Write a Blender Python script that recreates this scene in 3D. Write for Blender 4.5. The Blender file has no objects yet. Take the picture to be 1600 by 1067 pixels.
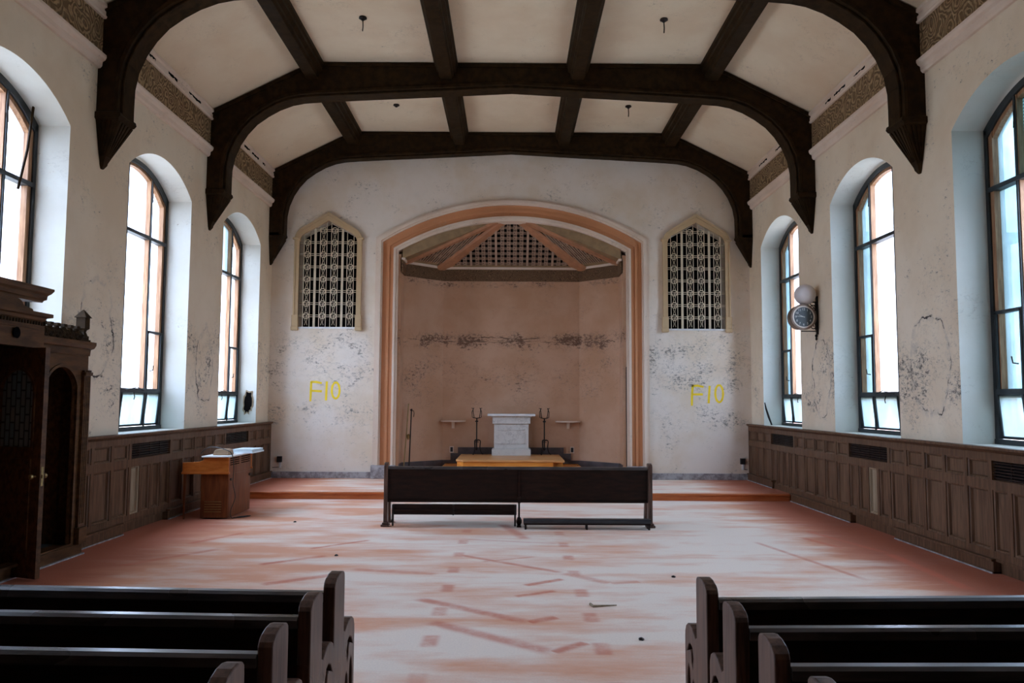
import bpy, bmesh, math, random
from mathutils import Vector, Matrix
random.seed(7)
C = bpy.context.scene.collection
SC = bpy.context.scene
# ------------------------------------------------------------------ camera
cam_d = bpy.data.cameras.new('camera'); cam = bpy.data.objects.new('camera', cam_d); C.objects.link(cam)
cam_d.sensor_width = 36; cam_d.lens = 1244/1600*36; cam_d.clip_start = .05; cam_d.clip_end = 300
fw = Vector((0.0020243, 0.9971853, 0.0749494)); rt = Vector((0.9999847, -0.0024047, 0.0049859)); up = rt.cross(fw).normalized()
rt = fw.cross(up).normalized()
M = Matrix((rt, up, -fw)).transposed().to_4x4(); M.translation = (0, 0, 1.70)
cam.matrix_world = M
SC.camera = cam
# ------------------------------------------------------------------ world: bright overcast sky
w = bpy.data.worlds.new('overcast'); SC.world = w; w.use_nodes = True
nt = w.node_tree; nt.nodes.clear()
o_ = nt.nodes.new('ShaderNodeOutputWorld'); bg = nt.nodes.new('ShaderNodeBackground')
tc = nt.nodes.new('ShaderNodeTexCoord'); sp = nt.nodes.new('ShaderNodeSeparateXYZ'); cr = nt.nodes.new('ShaderNodeValToRGB')
nt.links.new(tc.outputs['Generated'], sp.inputs[0])
mr = nt.nodes.new('ShaderNodeMapRange'); mr.inputs[1].default_value = -1; mr.inputs[2].default_value = 1
nt.links.new(sp.outputs['Z'], mr.inputs[0]); nt.links.new(mr.outputs[0], cr.inputs[0]); nt.links.new(cr.outputs[0], bg.inputs[0]); nt.links.new(bg.outputs[0], o_.inputs[0])
e = cr.color_ramp.elements
e[0].position = 0.0; e[0].color = (.16, .15, .14, 1)
e[1].position = 1.0; e[1].color = (1.02, 1.22, 1.66, 1)
k = e.new(.49); k.color = (.24, .23, .22, 1)
k = e.new(.515); k.color = (.46, .55, .75, 1)
k = e.new(.72); k.color = (.72, .86, 1.18, 1)
bg.inputs[1].default_value = 9.0
SC.view_settings.view_transform = 'Standard'; SC.view_settings.look = 'None'; SC.view_settings.gamma = 1; SC.view_settings.use_curve_mapping = False
SC.view_settings.exposure = 1.60
SC.cycles.max_bounces = 10; SC.cycles.diffuse_bounces = 7; SC.cycles.glossy_bounces = 3; SC.cycles.transparent_max_bounces = 12
SC.cycles.sample_clamp_indirect = 12; SC.cycles.use_denoising = True
SC.cycles.caustics_reflective = False; SC.cycles.caustics_refractive = False

WX = 4.97; YB = 16.42; YF = -3.2; D = .36; PZ = .12     # half width, altar wall, wall behind camera, reveal depth, platform height
WIN = [14.62, 11.19, 7.76, 4.33]                  # window centres along the side walls
HW = 1.02; SPR = 4.77; RISE = .37; SILL = 1.26
for s in (-1, 1):                                       # sampling portals at the window openings
    for yc in WIN:
        l = bpy.data.lights.new('window_portal', 'AREA'); l.shape = 'RECTANGLE'; l.size = 2.04; l.size_y = 3.9
        l.cycles.is_portal = True
        o = bpy.data.objects.new('window_portal', l); C.objects.link(o)
        o.location = (s*5.50, yc, 3.2)
        o.rotation_euler = (math.pi/2, 0, math.pi/2 if s > 0 else -math.pi/2)

# ------------------------------------------------------------------ helpers
def tag(o, label=None, cat=None, group=None, kind=None):
    if label: o['label'] = label
    if cat: o['category'] = cat
    if group: o['group'] = group
    if kind: o['kind'] = kind
    return o
def empty(name, loc, label, cat, group=None, rz=0):
    o = bpy.data.objects.new(name, None); C.objects.link(o); o.location = loc; o.rotation_euler = (0, 0, rz)
    o.empty_display_size = .1
    return tag(o, label, cat, group)
class MB:
    def __init__(s): s.bm = bmesh.new()
    def quad(s, pts):
        return s.bm.faces.new([s.bm.verts.new(p) for p in pts])
    def box(s, x0, x1, y0, y1, z0, z1):
        if x0 > x1: x0, x1 = x1, x0
        if y0 > y1: y0, y1 = y1, y0
        v = [s.bm.verts.new((x, y, z)) for x in (x0, x1) for y in (y0, y1) for z in (z0, z1)]
        for f in ((0, 1, 3, 2), (4, 6, 7, 5), (0, 4, 5, 1), (2, 3, 7, 6), (0, 2, 6, 4), (1, 5, 7, 3)):
            s.bm.faces.new([v[i] for i in f])
        return s
    def loft(s, A, B, cap=True):                       # two loops of points, side walls and caps
        a = [s.bm.verts.new(p) for p in A]; b = [s.bm.verts.new(p) for p in B]; n = len(a)
        for i in range(n):
            s.bm.faces.new((a[i], a[(i+1) % n], b[(i+1) % n], b[i]))
        if cap:
            s.bm.faces.new(a[::-1]); s.bm.faces.new(b)
        return s
    def loops(s, LL, cap=True):
        R = [[s.bm.verts.new(p) for p in L] for L in LL]; n = len(R[0])
        for a, b in zip(R, R[1:]):
            for i in range(n):
                s.bm.faces.new((a[i], a[(i+1) % n], b[(i+1) % n], b[i]))
        if cap:
            s.bm.faces.new(R[0][::-1]); s.bm.faces.new(R[-1])
        return s
    def strip(s, P, Q, f0, f1):                        # ribbon solid between polylines P and Q (2-D), f0/f1 map to the two faces
        n = len(P)
        p0 = [s.bm.verts.new(f0(p)) for p in P]; q0 = [s.bm.verts.new(f0(p)) for p in Q]
        p1 = [s.bm.verts.new(f1(p)) for p in P]; q1 = [s.bm.verts.new(f1(p)) for p in Q]
        for i in range(n-1):
            s.bm.faces.new((p0[i], p0[i+1], q0[i+1], q0[i])); s.bm.faces.new((p1[i], q1[i], q1[i+1], p1[i+1]))
            s.bm.faces.new((p0[i], p1[i], p1[i+1], p0[i+1])); s.bm.faces.new((q0[i], q0[i+1], q1[i+1], q1[i]))
        s.bm.faces.new((p0[0], q0[0], q1[0], p1[0])); s.bm.faces.new((p0[-1], p1[-1], q1[-1], q0[-1]))
        return s
    def plate(s, outer, holes, f0, f1, edge_mat=False):                # flat plate with holes, thickness between mappings f0 and f1
        rings = [outer]+list(holes)
        for f in (f0, f1):
            b2 = bmesh.new(); edges = []
            for ring in rings:
                vs = [b2.verts.new((p[0], p[1], 0)) for p in ring]
                for i in range(len(vs)): edges.append(b2.edges.new((vs[i], vs[(i+1) % len(vs)])))
            bmesh.ops.triangle_fill(b2, use_beauty=True, use_dissolve=False, edges=edges, normal=(0, 0, 1))
            for fc in b2.faces:
                s.bm.faces.new([s.bm.verts.new(f((v.co.x, v.co.y))) for v in fc.verts])
            b2.free()
        for ri, ring in enumerate(rings):
            n = len(ring)
            for i in range(n):
                a, b = ring[i], ring[(i+1) % n]
                fc = s.quad((f0(a), f0(b), f1(b), f1(a)))
                if ri and edge_mat: fc.material_index = 1
        return s
    def cyl(s, p, q, r0, r1=None, n=12):
        r1 = r0 if r1 is None else r1
        p = Vector(p); q = Vector(q); d = (q-p).normalized()
        a = d.orthogonal().normalized(); b = d.cross(a)
        L = []
        for c, r in ((p, r0), (q, r1)):
            L.append([c+(a*math.cos(t)+b*math.sin(t))*r for t in [2*math.pi*i/n for i in range(n)]])
        return s.loft(*L)
    def tube(s, pts, r, n=8):
        pts = [Vector(p) for p in pts]; LL = []
        rr = r if isinstance(r, (list, tuple)) else [r]*len(pts)
        a = None
        for i, p in enumerate(pts):
            d = (pts[min(i+1, len(pts)-1)]-pts[max(i-1, 0)]).normalized()
            if a is None: a = d.orthogonal().normalized()
            a = (a-d*a.dot(d)).normalized(); b = d.cross(a)
            LL.append([p+(a*math.cos(2*math.pi*k/n)+b*math.sin(2*math.pi*k/n))*rr[i] for k in range(n)])
        return s.loops(LL)
    def lathe(s, prof, c, n=24, axis='z', cap=True):
        LL = []
        for r, h in prof:
            L = []
            for i in range(n):
                t = 2*math.pi*i/n; x, y = r*math.cos(t), r*math.sin(t)
                L.append((c[0]+x, c[1]+y, c[2]+h) if axis == 'z' else (c[0]+x, c[1]+h, c[2]+y))
            LL.append(L)
        return s.loops(LL, cap)
    def build(s, name, mat, parent=None, bevel=0, smooth=False, loc=None, weld=True):
        if weld: bmesh.ops.remove_doubles(s.bm, verts=s.bm.verts[:], dist=1e-5)
        bmesh.ops.recalc_face_normals(s.bm, faces=s.bm.faces[:])
        me = bpy.data.meshes.new(name)
        if loc: bmesh.ops.translate(s.bm, verts=s.bm.verts[:], vec=-Vector(loc))
        s.bm.to_mesh(me); s.bm.free()
        if smooth:
            for p in me.polygons: p.use_smooth = True
        me.materials.append(mat)
        o = bpy.data.objects.new(name, me); C.objects.link(o)
        if loc: o.location = loc
        if parent: o.parent = parent
        if bevel:
            m = o.modifiers.new('bevel', 'BEVEL'); m.width = bevel; m.segments = 2; m.limit_method = 'ANGLE'; m.angle_limit = math.radians(35)
        return o
def pbuild(mb, name, mat, root, **k):                   # build world-coordinate geometry as a part of a root with a location
    o = mb.build(name, mat, None, **k)
    o.parent = root
    o.matrix_parent_inverse = Matrix.Translation(-Vector(root.location))
    return o
def children(o): return [c for c in C.objects if c.parent == o]
def copy_tree(o, parent=None):
    c = o.copy(); C.objects.link(c)
    if parent: c.parent = parent
    for ch in children(o): copy_tree(ch, c)
    return c

# ------------------------------------------------------------------ materials
def newmat(name):
    m = bpy.data.materials.new(name); m.use_nodes = True; n = m.node_tree
    return m, n, n.nodes['Principled BSDF']
def N(n, t, **k):
    x = n.nodes.new(t)
    for a, b in k.items():
        if a.startswith('i'): x.inputs[int(a[1:])].default_value = b
        else: setattr(x, a, b)
    return x
def pos(n): return n.nodes.new('ShaderNodeNewGeometry').outputs['Position']
def noise(n, vec, scale, detail=5, rough=.55, stretch=None):
    if stretch:
        m = N(n, 'ShaderNodeMapping'); m.inputs['Scale'].default_value = stretch; n.links.new(vec, m.inputs[0]); vec = m.outputs[0]
    x = n.nodes.new('ShaderNodeTexNoise'); x.inputs['Scale'].default_value = scale; x.inputs['Detail'].default_value = detail; x.inputs['Roughness'].default_value = rough
    n.links.new(vec, x.inputs['Vector']); return x.outputs[0]
def mathn(n, op, a, b=None, clamp=False):
    x = N(n, 'ShaderNodeMath', operation=op); x.use_clamp = clamp
    for i, v in enumerate((a, b)):
        if v is None: continue
        if isinstance(v, (int, float)): x.inputs[i].default_value = v
        else: n.links.new(v, x.inputs[i])
    return x.outputs[0]
def mrange(n, v, a, b, c=0., d=1., smooth=True):
    x = N(n, 'ShaderNodeMapRange')
    if smooth: x.interpolation_type = 'SMOOTHSTEP'
    x.inputs[1].default_value = a; x.inputs[2].default_value = b; x.inputs[3].default_value = c; x.inputs[4].default_value = d
    n.links.new(v, x.inputs[0]); return x.outputs[0]
def mixc(n, f, a, b):
    x = N(n, 'ShaderNodeMix', data_type='RGBA')
    if isinstance(f, (int, float)): x.inputs[0].default_value = f
    else: n.links.new(f, x.inputs[0])
    for i, v in ((6, a), (7, b)):
        if isinstance(v, tuple): x.inputs[i].default_value = (*v[:3], 1)
        else: n.links.new(v, x.inputs[i])
    return x.outputs[2]
def bump(n, bs, h, strength=.3, dist=.02):
    b = N(n, 'ShaderNodeBump'); b.inputs['Strength'].default_value = strength; b.inputs['Distance'].default_value = dist
    n.links.new(h, b.inputs['Height']); n.links.new(b.outputs[0], bs.inputs['Normal'])
def plain(name, col, rough=.5, metal=0, var=.12, spec=None):
    m, n, bs = newmat(name)
    v = noise(n, pos(n), 6, 4)
    c = mixc(n, mrange(n, v, .3, .7), tuple(x*(1-var) for x in col), tuple(min(1, x*(1+var)) for x in col))
    n.links.new(c, bs.inputs['Base Color']); bs.inputs['Roughness'].default_value = rough; bs.inputs['Metallic'].default_value = metal
    if spec is not None: bs.inputs['Specular IOR Level'].default_value = spec
    return m
def wood(name, dark, light, rough=.45, stretch=(6, 6, .6), scale=6, spec=.4):
    m, n, bs = newmat(name); p = pos(n)
    a = noise(n, p, scale, 6, .6, stretch); b = noise(n, p, 1.3, 3)
    f = mathn(n, 'MULTIPLY', mrange(n, a, .3, .7), mrange(n, b, .2, .8, .6, 1.))
    n.links.new(mixc(n, f, dark, light), bs.inputs['Base Color'])
    n.links.new(mrange(n, b, .3, .7, rough-.08, rough+.12), bs.inputs['Roughness'])
    bs.inputs['Specular IOR Level'].default_value = spec
    bump(n, bs, a, .15, .004)
    return m
def plaster(name, base, alt, chip=(.20, .17, .14), bands=(), density=.62, rings=(), greys=(.52, .45, .37), top=None):
    """old painted plaster: broad mottling, fine grain, paint chips gathered in worn bands, and cracked rings"""
    m, n, bs = newmat(name); p = pos(n)
    sep = N(n, 'ShaderNodeSeparateXYZ'); n.links.new(p, sep.inputs[0])
    big = noise(n, p, .9, 6, .6); fine = noise(n, p, 14, 6, .7); mid = noise(n, p, 3.2, 8, .7)
    col = mixc(n, mrange(n, big, .35, .68), base, alt)
    col = mixc(n, mrange(n, mid, .55, .75, 0, .35), col, tuple(x*.86 for x in base))
    # worn bands in height: (z centre, half height, strength)
    band = None
    for zc, hh, st in bands:
        d = mathn(n, 'ABSOLUTE', mathn(n, 'SUBTRACT', sep.outputs['Z'], zc))
        b = mrange(n, d, hh*.2, hh, st, 0.)
        band = b if band is None else mathn(n, 'MAXIMUM', band, b)
    chipn = noise(n, p, 15, 10, .74, (1, 1, 1.7)); patch = noise(n, p, 1.7, 5, .65)
    th = mathn(n, 'MULTIPLY', mrange(n, patch, .42, .66, .0, 1.), .10)
    if band is not None:
        th = mathn(n, 'ADD', th, mathn(n, 'MULTIPLY', band, mrange(n, patch, .35, .6, .05, .16)))
    cm = mathn(n, 'ADD', chipn, th)
    cmask = mrange(n, cm, density+.115, density+.145)
    gm = mrange(n, cm, density+.05, density+.10, 0, .55)
    col = mixc(n, gm, col, greys)
    col = mixc(n, cmask, col, chip)
    # flake outlines: thin wandering edges where the paint curls, only inside worn patches
    ln1 = mathn(n, 'ABSOLUTE', mathn(n, 'SUBTRACT', noise(n, p, 3.6, 9, .68, (1, 1, 1.5)), .5))
    wm = mrange(n, patch, .50, .64, 0., .22)
    if band is not None: wm = mathn(n, 'ADD', wm, mathn(n, 'MULTIPLY', band, mrange(n, patch, .34, .52, .1, .8)), True)
    flk = mathn(n, 'MULTIPLY', mathn(n, 'MULTIPLY', mrange(n, ln1, .004, .016, 1., 0.), wm), mrange(n, fine, .42, .52, .2, 1.))
    col = mixc(n, flk, col, tuple(x*.75 for x in chip))
    for (yc, zc, ry, rz) in rings:
        mp = N(n, 'ShaderNodeVectorMath', operation='SUBTRACT'); n.links.new(p, mp.inputs[0]); mp.inputs[1].default_value = (0, yc, zc)
        ns = N(n, 'ShaderNodeTexNoise'); ns.inputs['Scale'].default_value = 3.2; ns.inputs['Detail'].default_value = 6; n.links.new(p, ns.inputs['Vector'])
        sc = N(n, 'ShaderNodeVectorMath', operation='MULTIPLY'); n.links.new(mp.outputs[0], sc.inputs[0]); sc.inputs[1].default_value = (0, 1/ry, 1/rz)
        ln = N(n, 'ShaderNodeVectorMath', operation='LENGTH'); n.links.new(sc.outputs[0], ln.inputs[0])
        r = mathn(n, 'ADD', ln.outputs['Value'], mathn(n, 'MULTIPLY', mathn(n, 'SUBTRACT', ns.outputs[0], .5), .95))
        dd = mathn(n, 'ABSOLUTE', mathn(n, 'SUBTRACT', r, 1.))
        br = mrange(n, noise(n, p, 3.4, 4), .44, .56)
        halo = mathn(n, 'MULTIPLY', mrange(n, dd, .02, .16, .55, 0.), mrange(n, fine, .40, .6))
        col = mixc(n, halo, col, greys)
        col = mixc(n, mathn(n, 'MULTIPLY', mrange(n, dd, .012, .03, 1., 0.), br), col, (.06, .05, .045))
    n.links.new(col, bs.inputs['Base Color']); bs.inputs['Roughness'].default_value = .85; bs.inputs['Specular IOR Level'].default_value = .15
    h = mathn(n, 'SUBTRACT', mathn(n, 'MULTIPLY', fine, .25), mathn(n, 'ADD', cmask, mathn(n, 'MULTIPLY', gm, .6)))
    bump(n, bs, h, .35, .012)
    return m

M_side_r = plaster('side_wall_plaster', (.79, .67, .51), (.72, .58, .415), bands=((2.0, .9, .55),), density=.59, rings=((9.40, 2.15, .42, .58), (12.72, 2.1, .36, .62)))
M_side_l = plaster('side_wall_plaster_left', (.79, .67, .51), (.72, .58, .415), bands=((2.2, 1.0, .55),), density=.59, rings=((12.95, 2.25, .36, .55), (9.55, 2.55, .36, .62)))
M_back = plaster('altar_wall_plaster', (.81, .71, .61), (.73, .59, .44), bands=((2.5, .9, .62), (1.4, .35, .5)), density=.59, chip=(.30, .26, .22))
M_apse = plaster('apse_plaster', (.57, .35, .23), (.49, .275, .16), chip=(.20, .11, .07), bands=((3.02, .30, 1.1), (2.2, .75, .5), (4.3, .12, .7)), density=.615, greys=(.36, .25, .19))
M_ceil = plaster('ceiling_plaster', (.79, .65, .465), (.73, .57, .39), chip=(.30, .20, .12), density=.625, greys=(.50, .40, .30))
M_reveal = plaster('dimmed_reveal_plaster', (.59, .575, .52), (.54, .51, .44), density=.62)  # wall plaster darkened in colour to hold down the light on the window reveals
M_beam = wood('dark_stained_oak', (.015, .008, .003), (.042, .022, .008), .55, (3, 3, 3), 3, .08)
M_oak = wood('brown_oak_panelling', (.066, .030, .014), (.165, .085, .044), .45, (9, 9, 1.0), 3, .2)
M_oakp = wood('brown_oak_panel_field', (.075, .036, .018), (.185, .10, .054), .45, (12, 12, .8), 3, .2)
M_bare = wood('bare_oak', (.20, .13, .07), (.36, .27, .17), .7, (9, 9, .5), 4)
M_pew = wood('pew_oak', (.009, .0035, .002), (.028, .010, .005), .42, (1.5, 8, 8), 3, .18)
M_pewend = wood('pew_end_oak', (.036, .017, .011), (.14, .072, .048), .34, (9, 9, .8), 4, .4)
M_conf = wood('confessional_oak', (.045, .019, .007), (.14, .064, .024), .42, (9, 1.2, 6), 3, .2)
M_winwood = wood('window_oak', (.22, .10, .045), (.46, .25, .13), .6, (9, 9, .7), 5)
M_steel = plain('window_dark_paint', (.016, .020, .022), .5, .0, .4)
M_organ = wood('organ_walnut', (.10, .028, .010), (.21, .062, .020), .4, (7, 7, .8), 3, .2)
M_organs = wood('organ_orange_wood', (.38, .10, .015), (.54, .16, .03), .4, (2, 2, 8), 3, .2)
M_step = wood('varnished_step', (.42, .10, .028), (.62, .19, .055), .35, (.8, 8, 8), 4)
M_altarw = wood('altar_step_maple', (.52, .23, .075), (.72, .37, .14), .38, (.8, 5, 5), 3)
M_orange = wood('orange_varnished_riser', (.62, .22, .03), (.80, .34, .06), .3, (.8, 5, 5), 3)
M_marble = plain('altar_marble', (.66, .64, .62), .35, 0, .05)
M_cream = plaster('cream_moulding', (.76, .62, .50), (.68, .52, .40), density=.60, chip=(.34, .22, .14))
M_terra = plaster('terracotta_band', (.60, .27, .13), (.54, .235, .11), density=.645, chip=(.75, .62, .5), greys=(.62, .36, .22))
M_tan = plaster('tan_frame_paint', (.56, .40, .23), (.50, .35, .20), density=.66)
M_latt = plain('lattice_paint', (.66, .54, .38), .6, 0, .08)
M_latt2 = plain('vault_lattice_paint', (.42, .28, .20), .6, 0, .1)
M_rib = plain('vault_rib_paint', (.44, .20, .10), .6, 0, .12)
M_vault = plain('vault_panel_paint', (.28, .18, .09), .65, 0, .15)
M_black = plain('black_void', (.006, .005, .005), .9, 0, .1, .0)
M_iron = plain('wrought_iron', (.018, .012, .010), .5, .6, .3)
M_brass = plain('tarnished_brass', (.30, .20, .08), .4, .8, .2)
M_blackp = plain('black_plastic', (.012, .012, .013), .4, 0, .2)
M_white = plain('white_plastic', (.75, .75, .72), .5)
M_paper = plain('dusty_paper', (.70, .78, .80), .8, 0, .1)
M_card = plain('brown_cardboard', (.34, .22, .13), .8, 0, .15)
M_pad = plain('black_kneeler_vinyl', (.020, .022, .026), .35, 0, .2)
M_yellow = plain('yellow_spray_paint', (.96, .66, .01), .6, 0, .06)
M_globe = plain('frosted_globe', (.62, .56, .54), .35, 0, .04)
M_dust = plain('white_dusty_top', (.72, .70, .68), .8, 0, .1)

def mk_stone():
    m, n, bs = newmat('grey_stone_base'); p = pos(n)
    f = noise(n, p, 7, 8, .7)
    n.links.new(mixc(n, mrange(n, f, .38, .64), (.20, .175, .175), (.42, .39, .39)), bs.inputs['Base Color']); bs.inputs['Roughness'].default_value = .55
    return m
M_stone = mk_stone()
M_dstone = plain('dark_slate_base', (.060, .045, .045), .5, 0, .3)

def mk_marble():
    m, n, bs = newmat('veined_marble'); p = pos(n)
    a = noise(n, p, 5, 8, .75); v = mathn(n, 'ABSOLUTE', mathn(n, 'SUBTRACT', a, .5))
    b = noise(n, p, 2.2, 4)
    c = mixc(n, mathn(n, 'MULTIPLY', mrange(n, v, .0, .035, .55, 0), mrange(n, b, .4, .6)), (.60, .56, .51), (.28, .24, .21))
    n.links.new(c, bs.inputs['Base Color']); bs.inputs['Roughness'].default_value = .4
    return m
M_marble = mk_marble()

def mk_frieze(name, c0, c1, c2, sc=.6):
    m, n, bs = newmat(name); p = pos(n)
    nz = N(n, 'ShaderNodeTexNoise'); nz.inputs['Scale'].default_value = 4*sc; nz.inputs['Detail'].default_value = 3; n.links.new(p, nz.inputs['Vector'])
    dv = N(n, 'ShaderNodeVectorMath', operation='SCALE'); n.links.new(nz.outputs[1], dv.inputs[0]); dv.inputs['Scale'].default_value = .22/sc
    ad = N(n, 'ShaderNodeVectorMath', operation='ADD'); n.links.new(p, ad.inputs[0]); n.links.new(dv.outputs[0], ad.inputs[1])
    wv = N(n, 'ShaderNodeTexWave', wave_type='RINGS', rings_direction='SPHERICAL'); wv.inputs['Scale'].default_value = 1.0
    vo = N(n, 'ShaderNodeTexVoronoi', feature='F1'); vo.inputs['Scale'].default_value = 7*sc; n.links.new(ad.outputs[0], vo.inputs['Vector'])
    s1 = mathn(n, 'SINE', mathn(n, 'MULTIPLY', vo.outputs['Distance'], 34.))
    g = noise(n, p, 25, 5, .7)
    h = mathn(n, 'MULTIPLY', mrange(n, s1, -.6, .6), mrange(n, g, .3, .6, .5, 1.))
    c = mixc(n, h, c0, c1)
    c = mixc(n, mrange(n, vo.outputs['Distance'], .0, .16, 1., 0.), c, c2)
    n.links.new(c, bs.inputs['Base Color']); bs.inputs['Roughness'].default_value = .75
    bump(n, bs, h, .9, .03)
    return m
M_frieze = mk_frieze('carved_frieze_relief', (.16, .09, .035), (.50, .33, .17), (.13, .07, .03))
M_frieze2 = mk_frieze('apse_frieze_relief', (.12, .06, .025), (.30, .17, .08), (.07, .03, .015), 1.5)

def mk_glass(name, tint, milky, var=.12, wired=False):
    m, n, bs = newmat(name); n.nodes.remove(bs)
    out = [x for x in n.nodes if x.type == 'OUTPUT_MATERIAL'][0]; p = pos(n)
    v = noise(n, p, 2.4, 6, .65, (1, 1, .5))
    c = mixc(n, mrange(n, v, .3, .7), tuple(x*(1-var) for x in tint), tint)
    if wired:
        br = N(n, 'ShaderNodeTexBrick'); mp = N(n, 'ShaderNodeMapping'); mp.inputs['Rotation'].default_value = (math.pi/2, 0, math.pi/2)
        n.links.new(p, mp.inputs[0]); n.links.new(mp.outputs[0], br.inputs[0]); br.inputs['Scale'].default_value = 14; br.inputs['Mortar Size'].default_value = .05
        br.inputs['Color1'].default_value = br.inputs['Color2'].default_value = (*tint, 1); br.inputs['Mortar'].default_value = (.02, .08, .08, 1); c = br.outputs[0]
    tr = N(n, 'ShaderNodeBsdfTransparent'); n.links.new(c, tr.inputs[0])
    tl = N(n, 'ShaderNodeBsdfTranslucent'); n.links.new(c, tl.inputs[0])
    gl = N(n, 'ShaderNodeBsdfGlossy'); gl.inputs['Roughness'].default_value = .25
    m1 = N(n, 'ShaderNodeMixShader'); m1.inputs[0].default_value = milky; n.links.new(tr.outputs[0], m1.inputs[1]); n.links.new(tl.outputs[0], m1.inputs[2])
    m2 = N(n, 'ShaderNodeMixShader'); m2.inputs[0].default_value = .05; n.links.new(m1.outputs[0], m2.inputs[1]); n.links.new(gl.outputs[0], m2.inputs[2])
    n.links.new(m2.outputs[0], out.inputs[0]); return m
G_white = mk_glass('frosted_window_glass', (.80, .84, .86), .2)
G_cyan = mk_glass('blue_tinted_frosted_glass', (.30, .385, .40), .35, .25)
G_low = mk_glass('milky_hopper_glass', (.36, .42, .425), .35, .2)
G_wire = mk_glass('wired_green_glass', (.18, .27, .27), .3, .1, True)

# faded carpet -------------------------------------------------------
def mk_carpet():
    m, n, bs = newmat('faded_red_carpet'); p = pos(n)
    sep = N(n, 'ShaderNodeSeparateXYZ'); n.links.new(p, sep.inputs[0])
    X, Y = sep.outputs['X'], sep.outputs['Y']
    st = noise(n, p, 1.1, 6, .6, (.5, 1.35, 1)); st2 = noise(n, p, 2.3, 7, .65, (.4, 1.7, 1)); big = noise(n, p, .35, 3); fi = noise(n, p, 70, 3, .7)
    red = (.42, .11, .055); pink = (.74, .35, .21); pale = (.84, .69, .57); 
    ax = mathn(n, 'ABSOLUTE', X)
    edge = mathn(n, 'ADD', mrange(n, ax, 2.9, 4.6, 0, .75), mathn(n, 'MULTIPLY', mathn(n, 'SUBTRACT', big, .5), .35))
    # paler towards the right half, pinker left of centre
    lr = mrange(n, X, -3.5, 2.0, .34, -.04)
    f = mathn(n, 'ADD', mathn(n, 'ADD', mrange(n, st, .32, .68, -.3, .85), edge), lr)
    f = mathn(n, 'ADD', f, mrange(n, st2, .35, .7, -.2, .2))
    col = mixc(n, mathn(n, 'MAXIMUM', mathn(n, 'MINIMUM', f, 1.), 0.), pale, pink)
    col = mixc(n, mathn(n, 'MULTIPLY', mrange(n, mathn(n, 'ADD', edge, mathn(n, 'MULTIPLY', st2, .5)), .45, 1.0), .9), col, red)
    def boxmask(a, b, wd, soft=.35):
        a = Vector((*a, 0)); b = Vector((*b, 0)); L = (b-a).length; ang = math.atan2(b.y-a.y, b.x-a.x)
        mp = N(n, 'ShaderNodeMapping', vector_type='TEXTURE'); mp.inputs['Location'].default_value = a; mp.inputs['Rotation'].default_value = (0, 0, ang); mp.inputs['Scale'].default_value = (L, wd, 1)
        n.links.new(p, mp.inputs[0]); s2 = N(n, 'ShaderNodeSeparateXYZ'); n.links.new(mp.outputs[0], s2.inputs[0])
        u = mathn(n, 'ABSOLUTE', mathn(n, 'SUBTRACT', s2.outputs[0], .5)); v = mathn(n, 'ABSOLUTE', s2.outputs[1])
        return mathn(n, 'MULTIPLY', mrange(n, u, .42, .52, 1., 0.), mrange(n, v, .5-soft*.5, .5+soft*.5, 1., 0.))
    marks = None
    segs = [((-.60, 9.02), (.54, 8.07), .07, .7), ((.54, 8.07), (.95, 7.62), .10, .5), ((.95, 7.62), (1.24, 7.70), .08, .5),
            ((.14, 7.52), (.52, 7.80), .07, .9), ((.05, 7.10), (.42, 7.32), .06, .8),
            ((-.80, 7.02), (.15, 6.29), .10, .75), ((.15, 6.29), (.38, 6.44), .08, .9), ((-.62, 6.3), (.30, 5.55), .11, .7), ((.30, 5.55), (.55, 5.78), .08, .8),
            ((3.95, 10.75), (4.30, 9.2), .08, .7), ((4.30, 9.2), (4.22, 7.4), .10, .9), ((3.0, 9.9), (3.45, 7.8), .06, .6), ((3.7, 10.2), (3.9, 9.5), .08, .7),
            ((-.10, 11.2), (.20, 10.0), .12, .6), ((-.3, 8.6), (.3, 8.9), .05, .5), ((-.6, 10.0), (.6, 9.7), .06, .4),
            ((-2.3, 9.3), (-1.7, 9.9), .06, .8), ((-2.6, 8.4), (-2.0, 8.9), .08, .8), ((-2.3, 7.5), (-1.7, 7.95), .10, .8), ((-2.4, 6.6), (-1.5, 7.0), .10, .8), ((-3.8, 9.6), (-3.4, 10.4), .08, .7), ((-4.0, 8.3), (-3.3, 9.3), .09, .6),
            ((-1.6, 8.2), (-.7, 8.0), .10, .5)]
    for a, b, wd, st_ in segs:
        q = mathn(n, 'MULTIPLY', boxmask(a, b, wd*1.15, .7), st_); marks = q if marks is None else mathn(n, 'MAXIMUM', marks, q)
    for x0, ph in ((-.56, .25), (.645, .45)):
        xx = mathn(n, 'ABSOLUTE', mathn(n, 'SUBTRACT', X, x0)); yy = mathn(n, 'FRACT', mathn(n, 'ADD', mathn(n, 'MULTIPLY', Y, 1/.80), ph))
        q = mathn(n, 'MULTIPLY', mrange(n, xx, .03, .085, .8, 0.), mrange(n, mathn(n, 'ABSOLUTE', mathn(n, 'SUBTRACT', yy, .5)), .14, .2, .8, 0.))
        q = mathn(n, 'MULTIPLY', q, mrange(n, Y, 10.6, 10.8, 1, 0)); q = mathn(n, 'MULTIPLY', q, mrange(n, st2, .3, .6, .5, 1.))
        marks = mathn(n, 'MAXIMUM', marks, q)
    marks = mathn(n, 'MULTIPLY', marks, mrange(n, noise(n, p, 5, 5, .7), .3, .6, .45, 1.))
    col = mixc(n, marks, col, (.60, .15, .08))
    sk = noise(n, p, 30, 8, .8); col = mixc(n, mrange(n, sk, .70, .74, 0, .7), col, (.12, .07, .05))
    col = mixc(n, mrange(n, fi, .3, .7, 0, .18), col, (.40, .33, .30))
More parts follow.
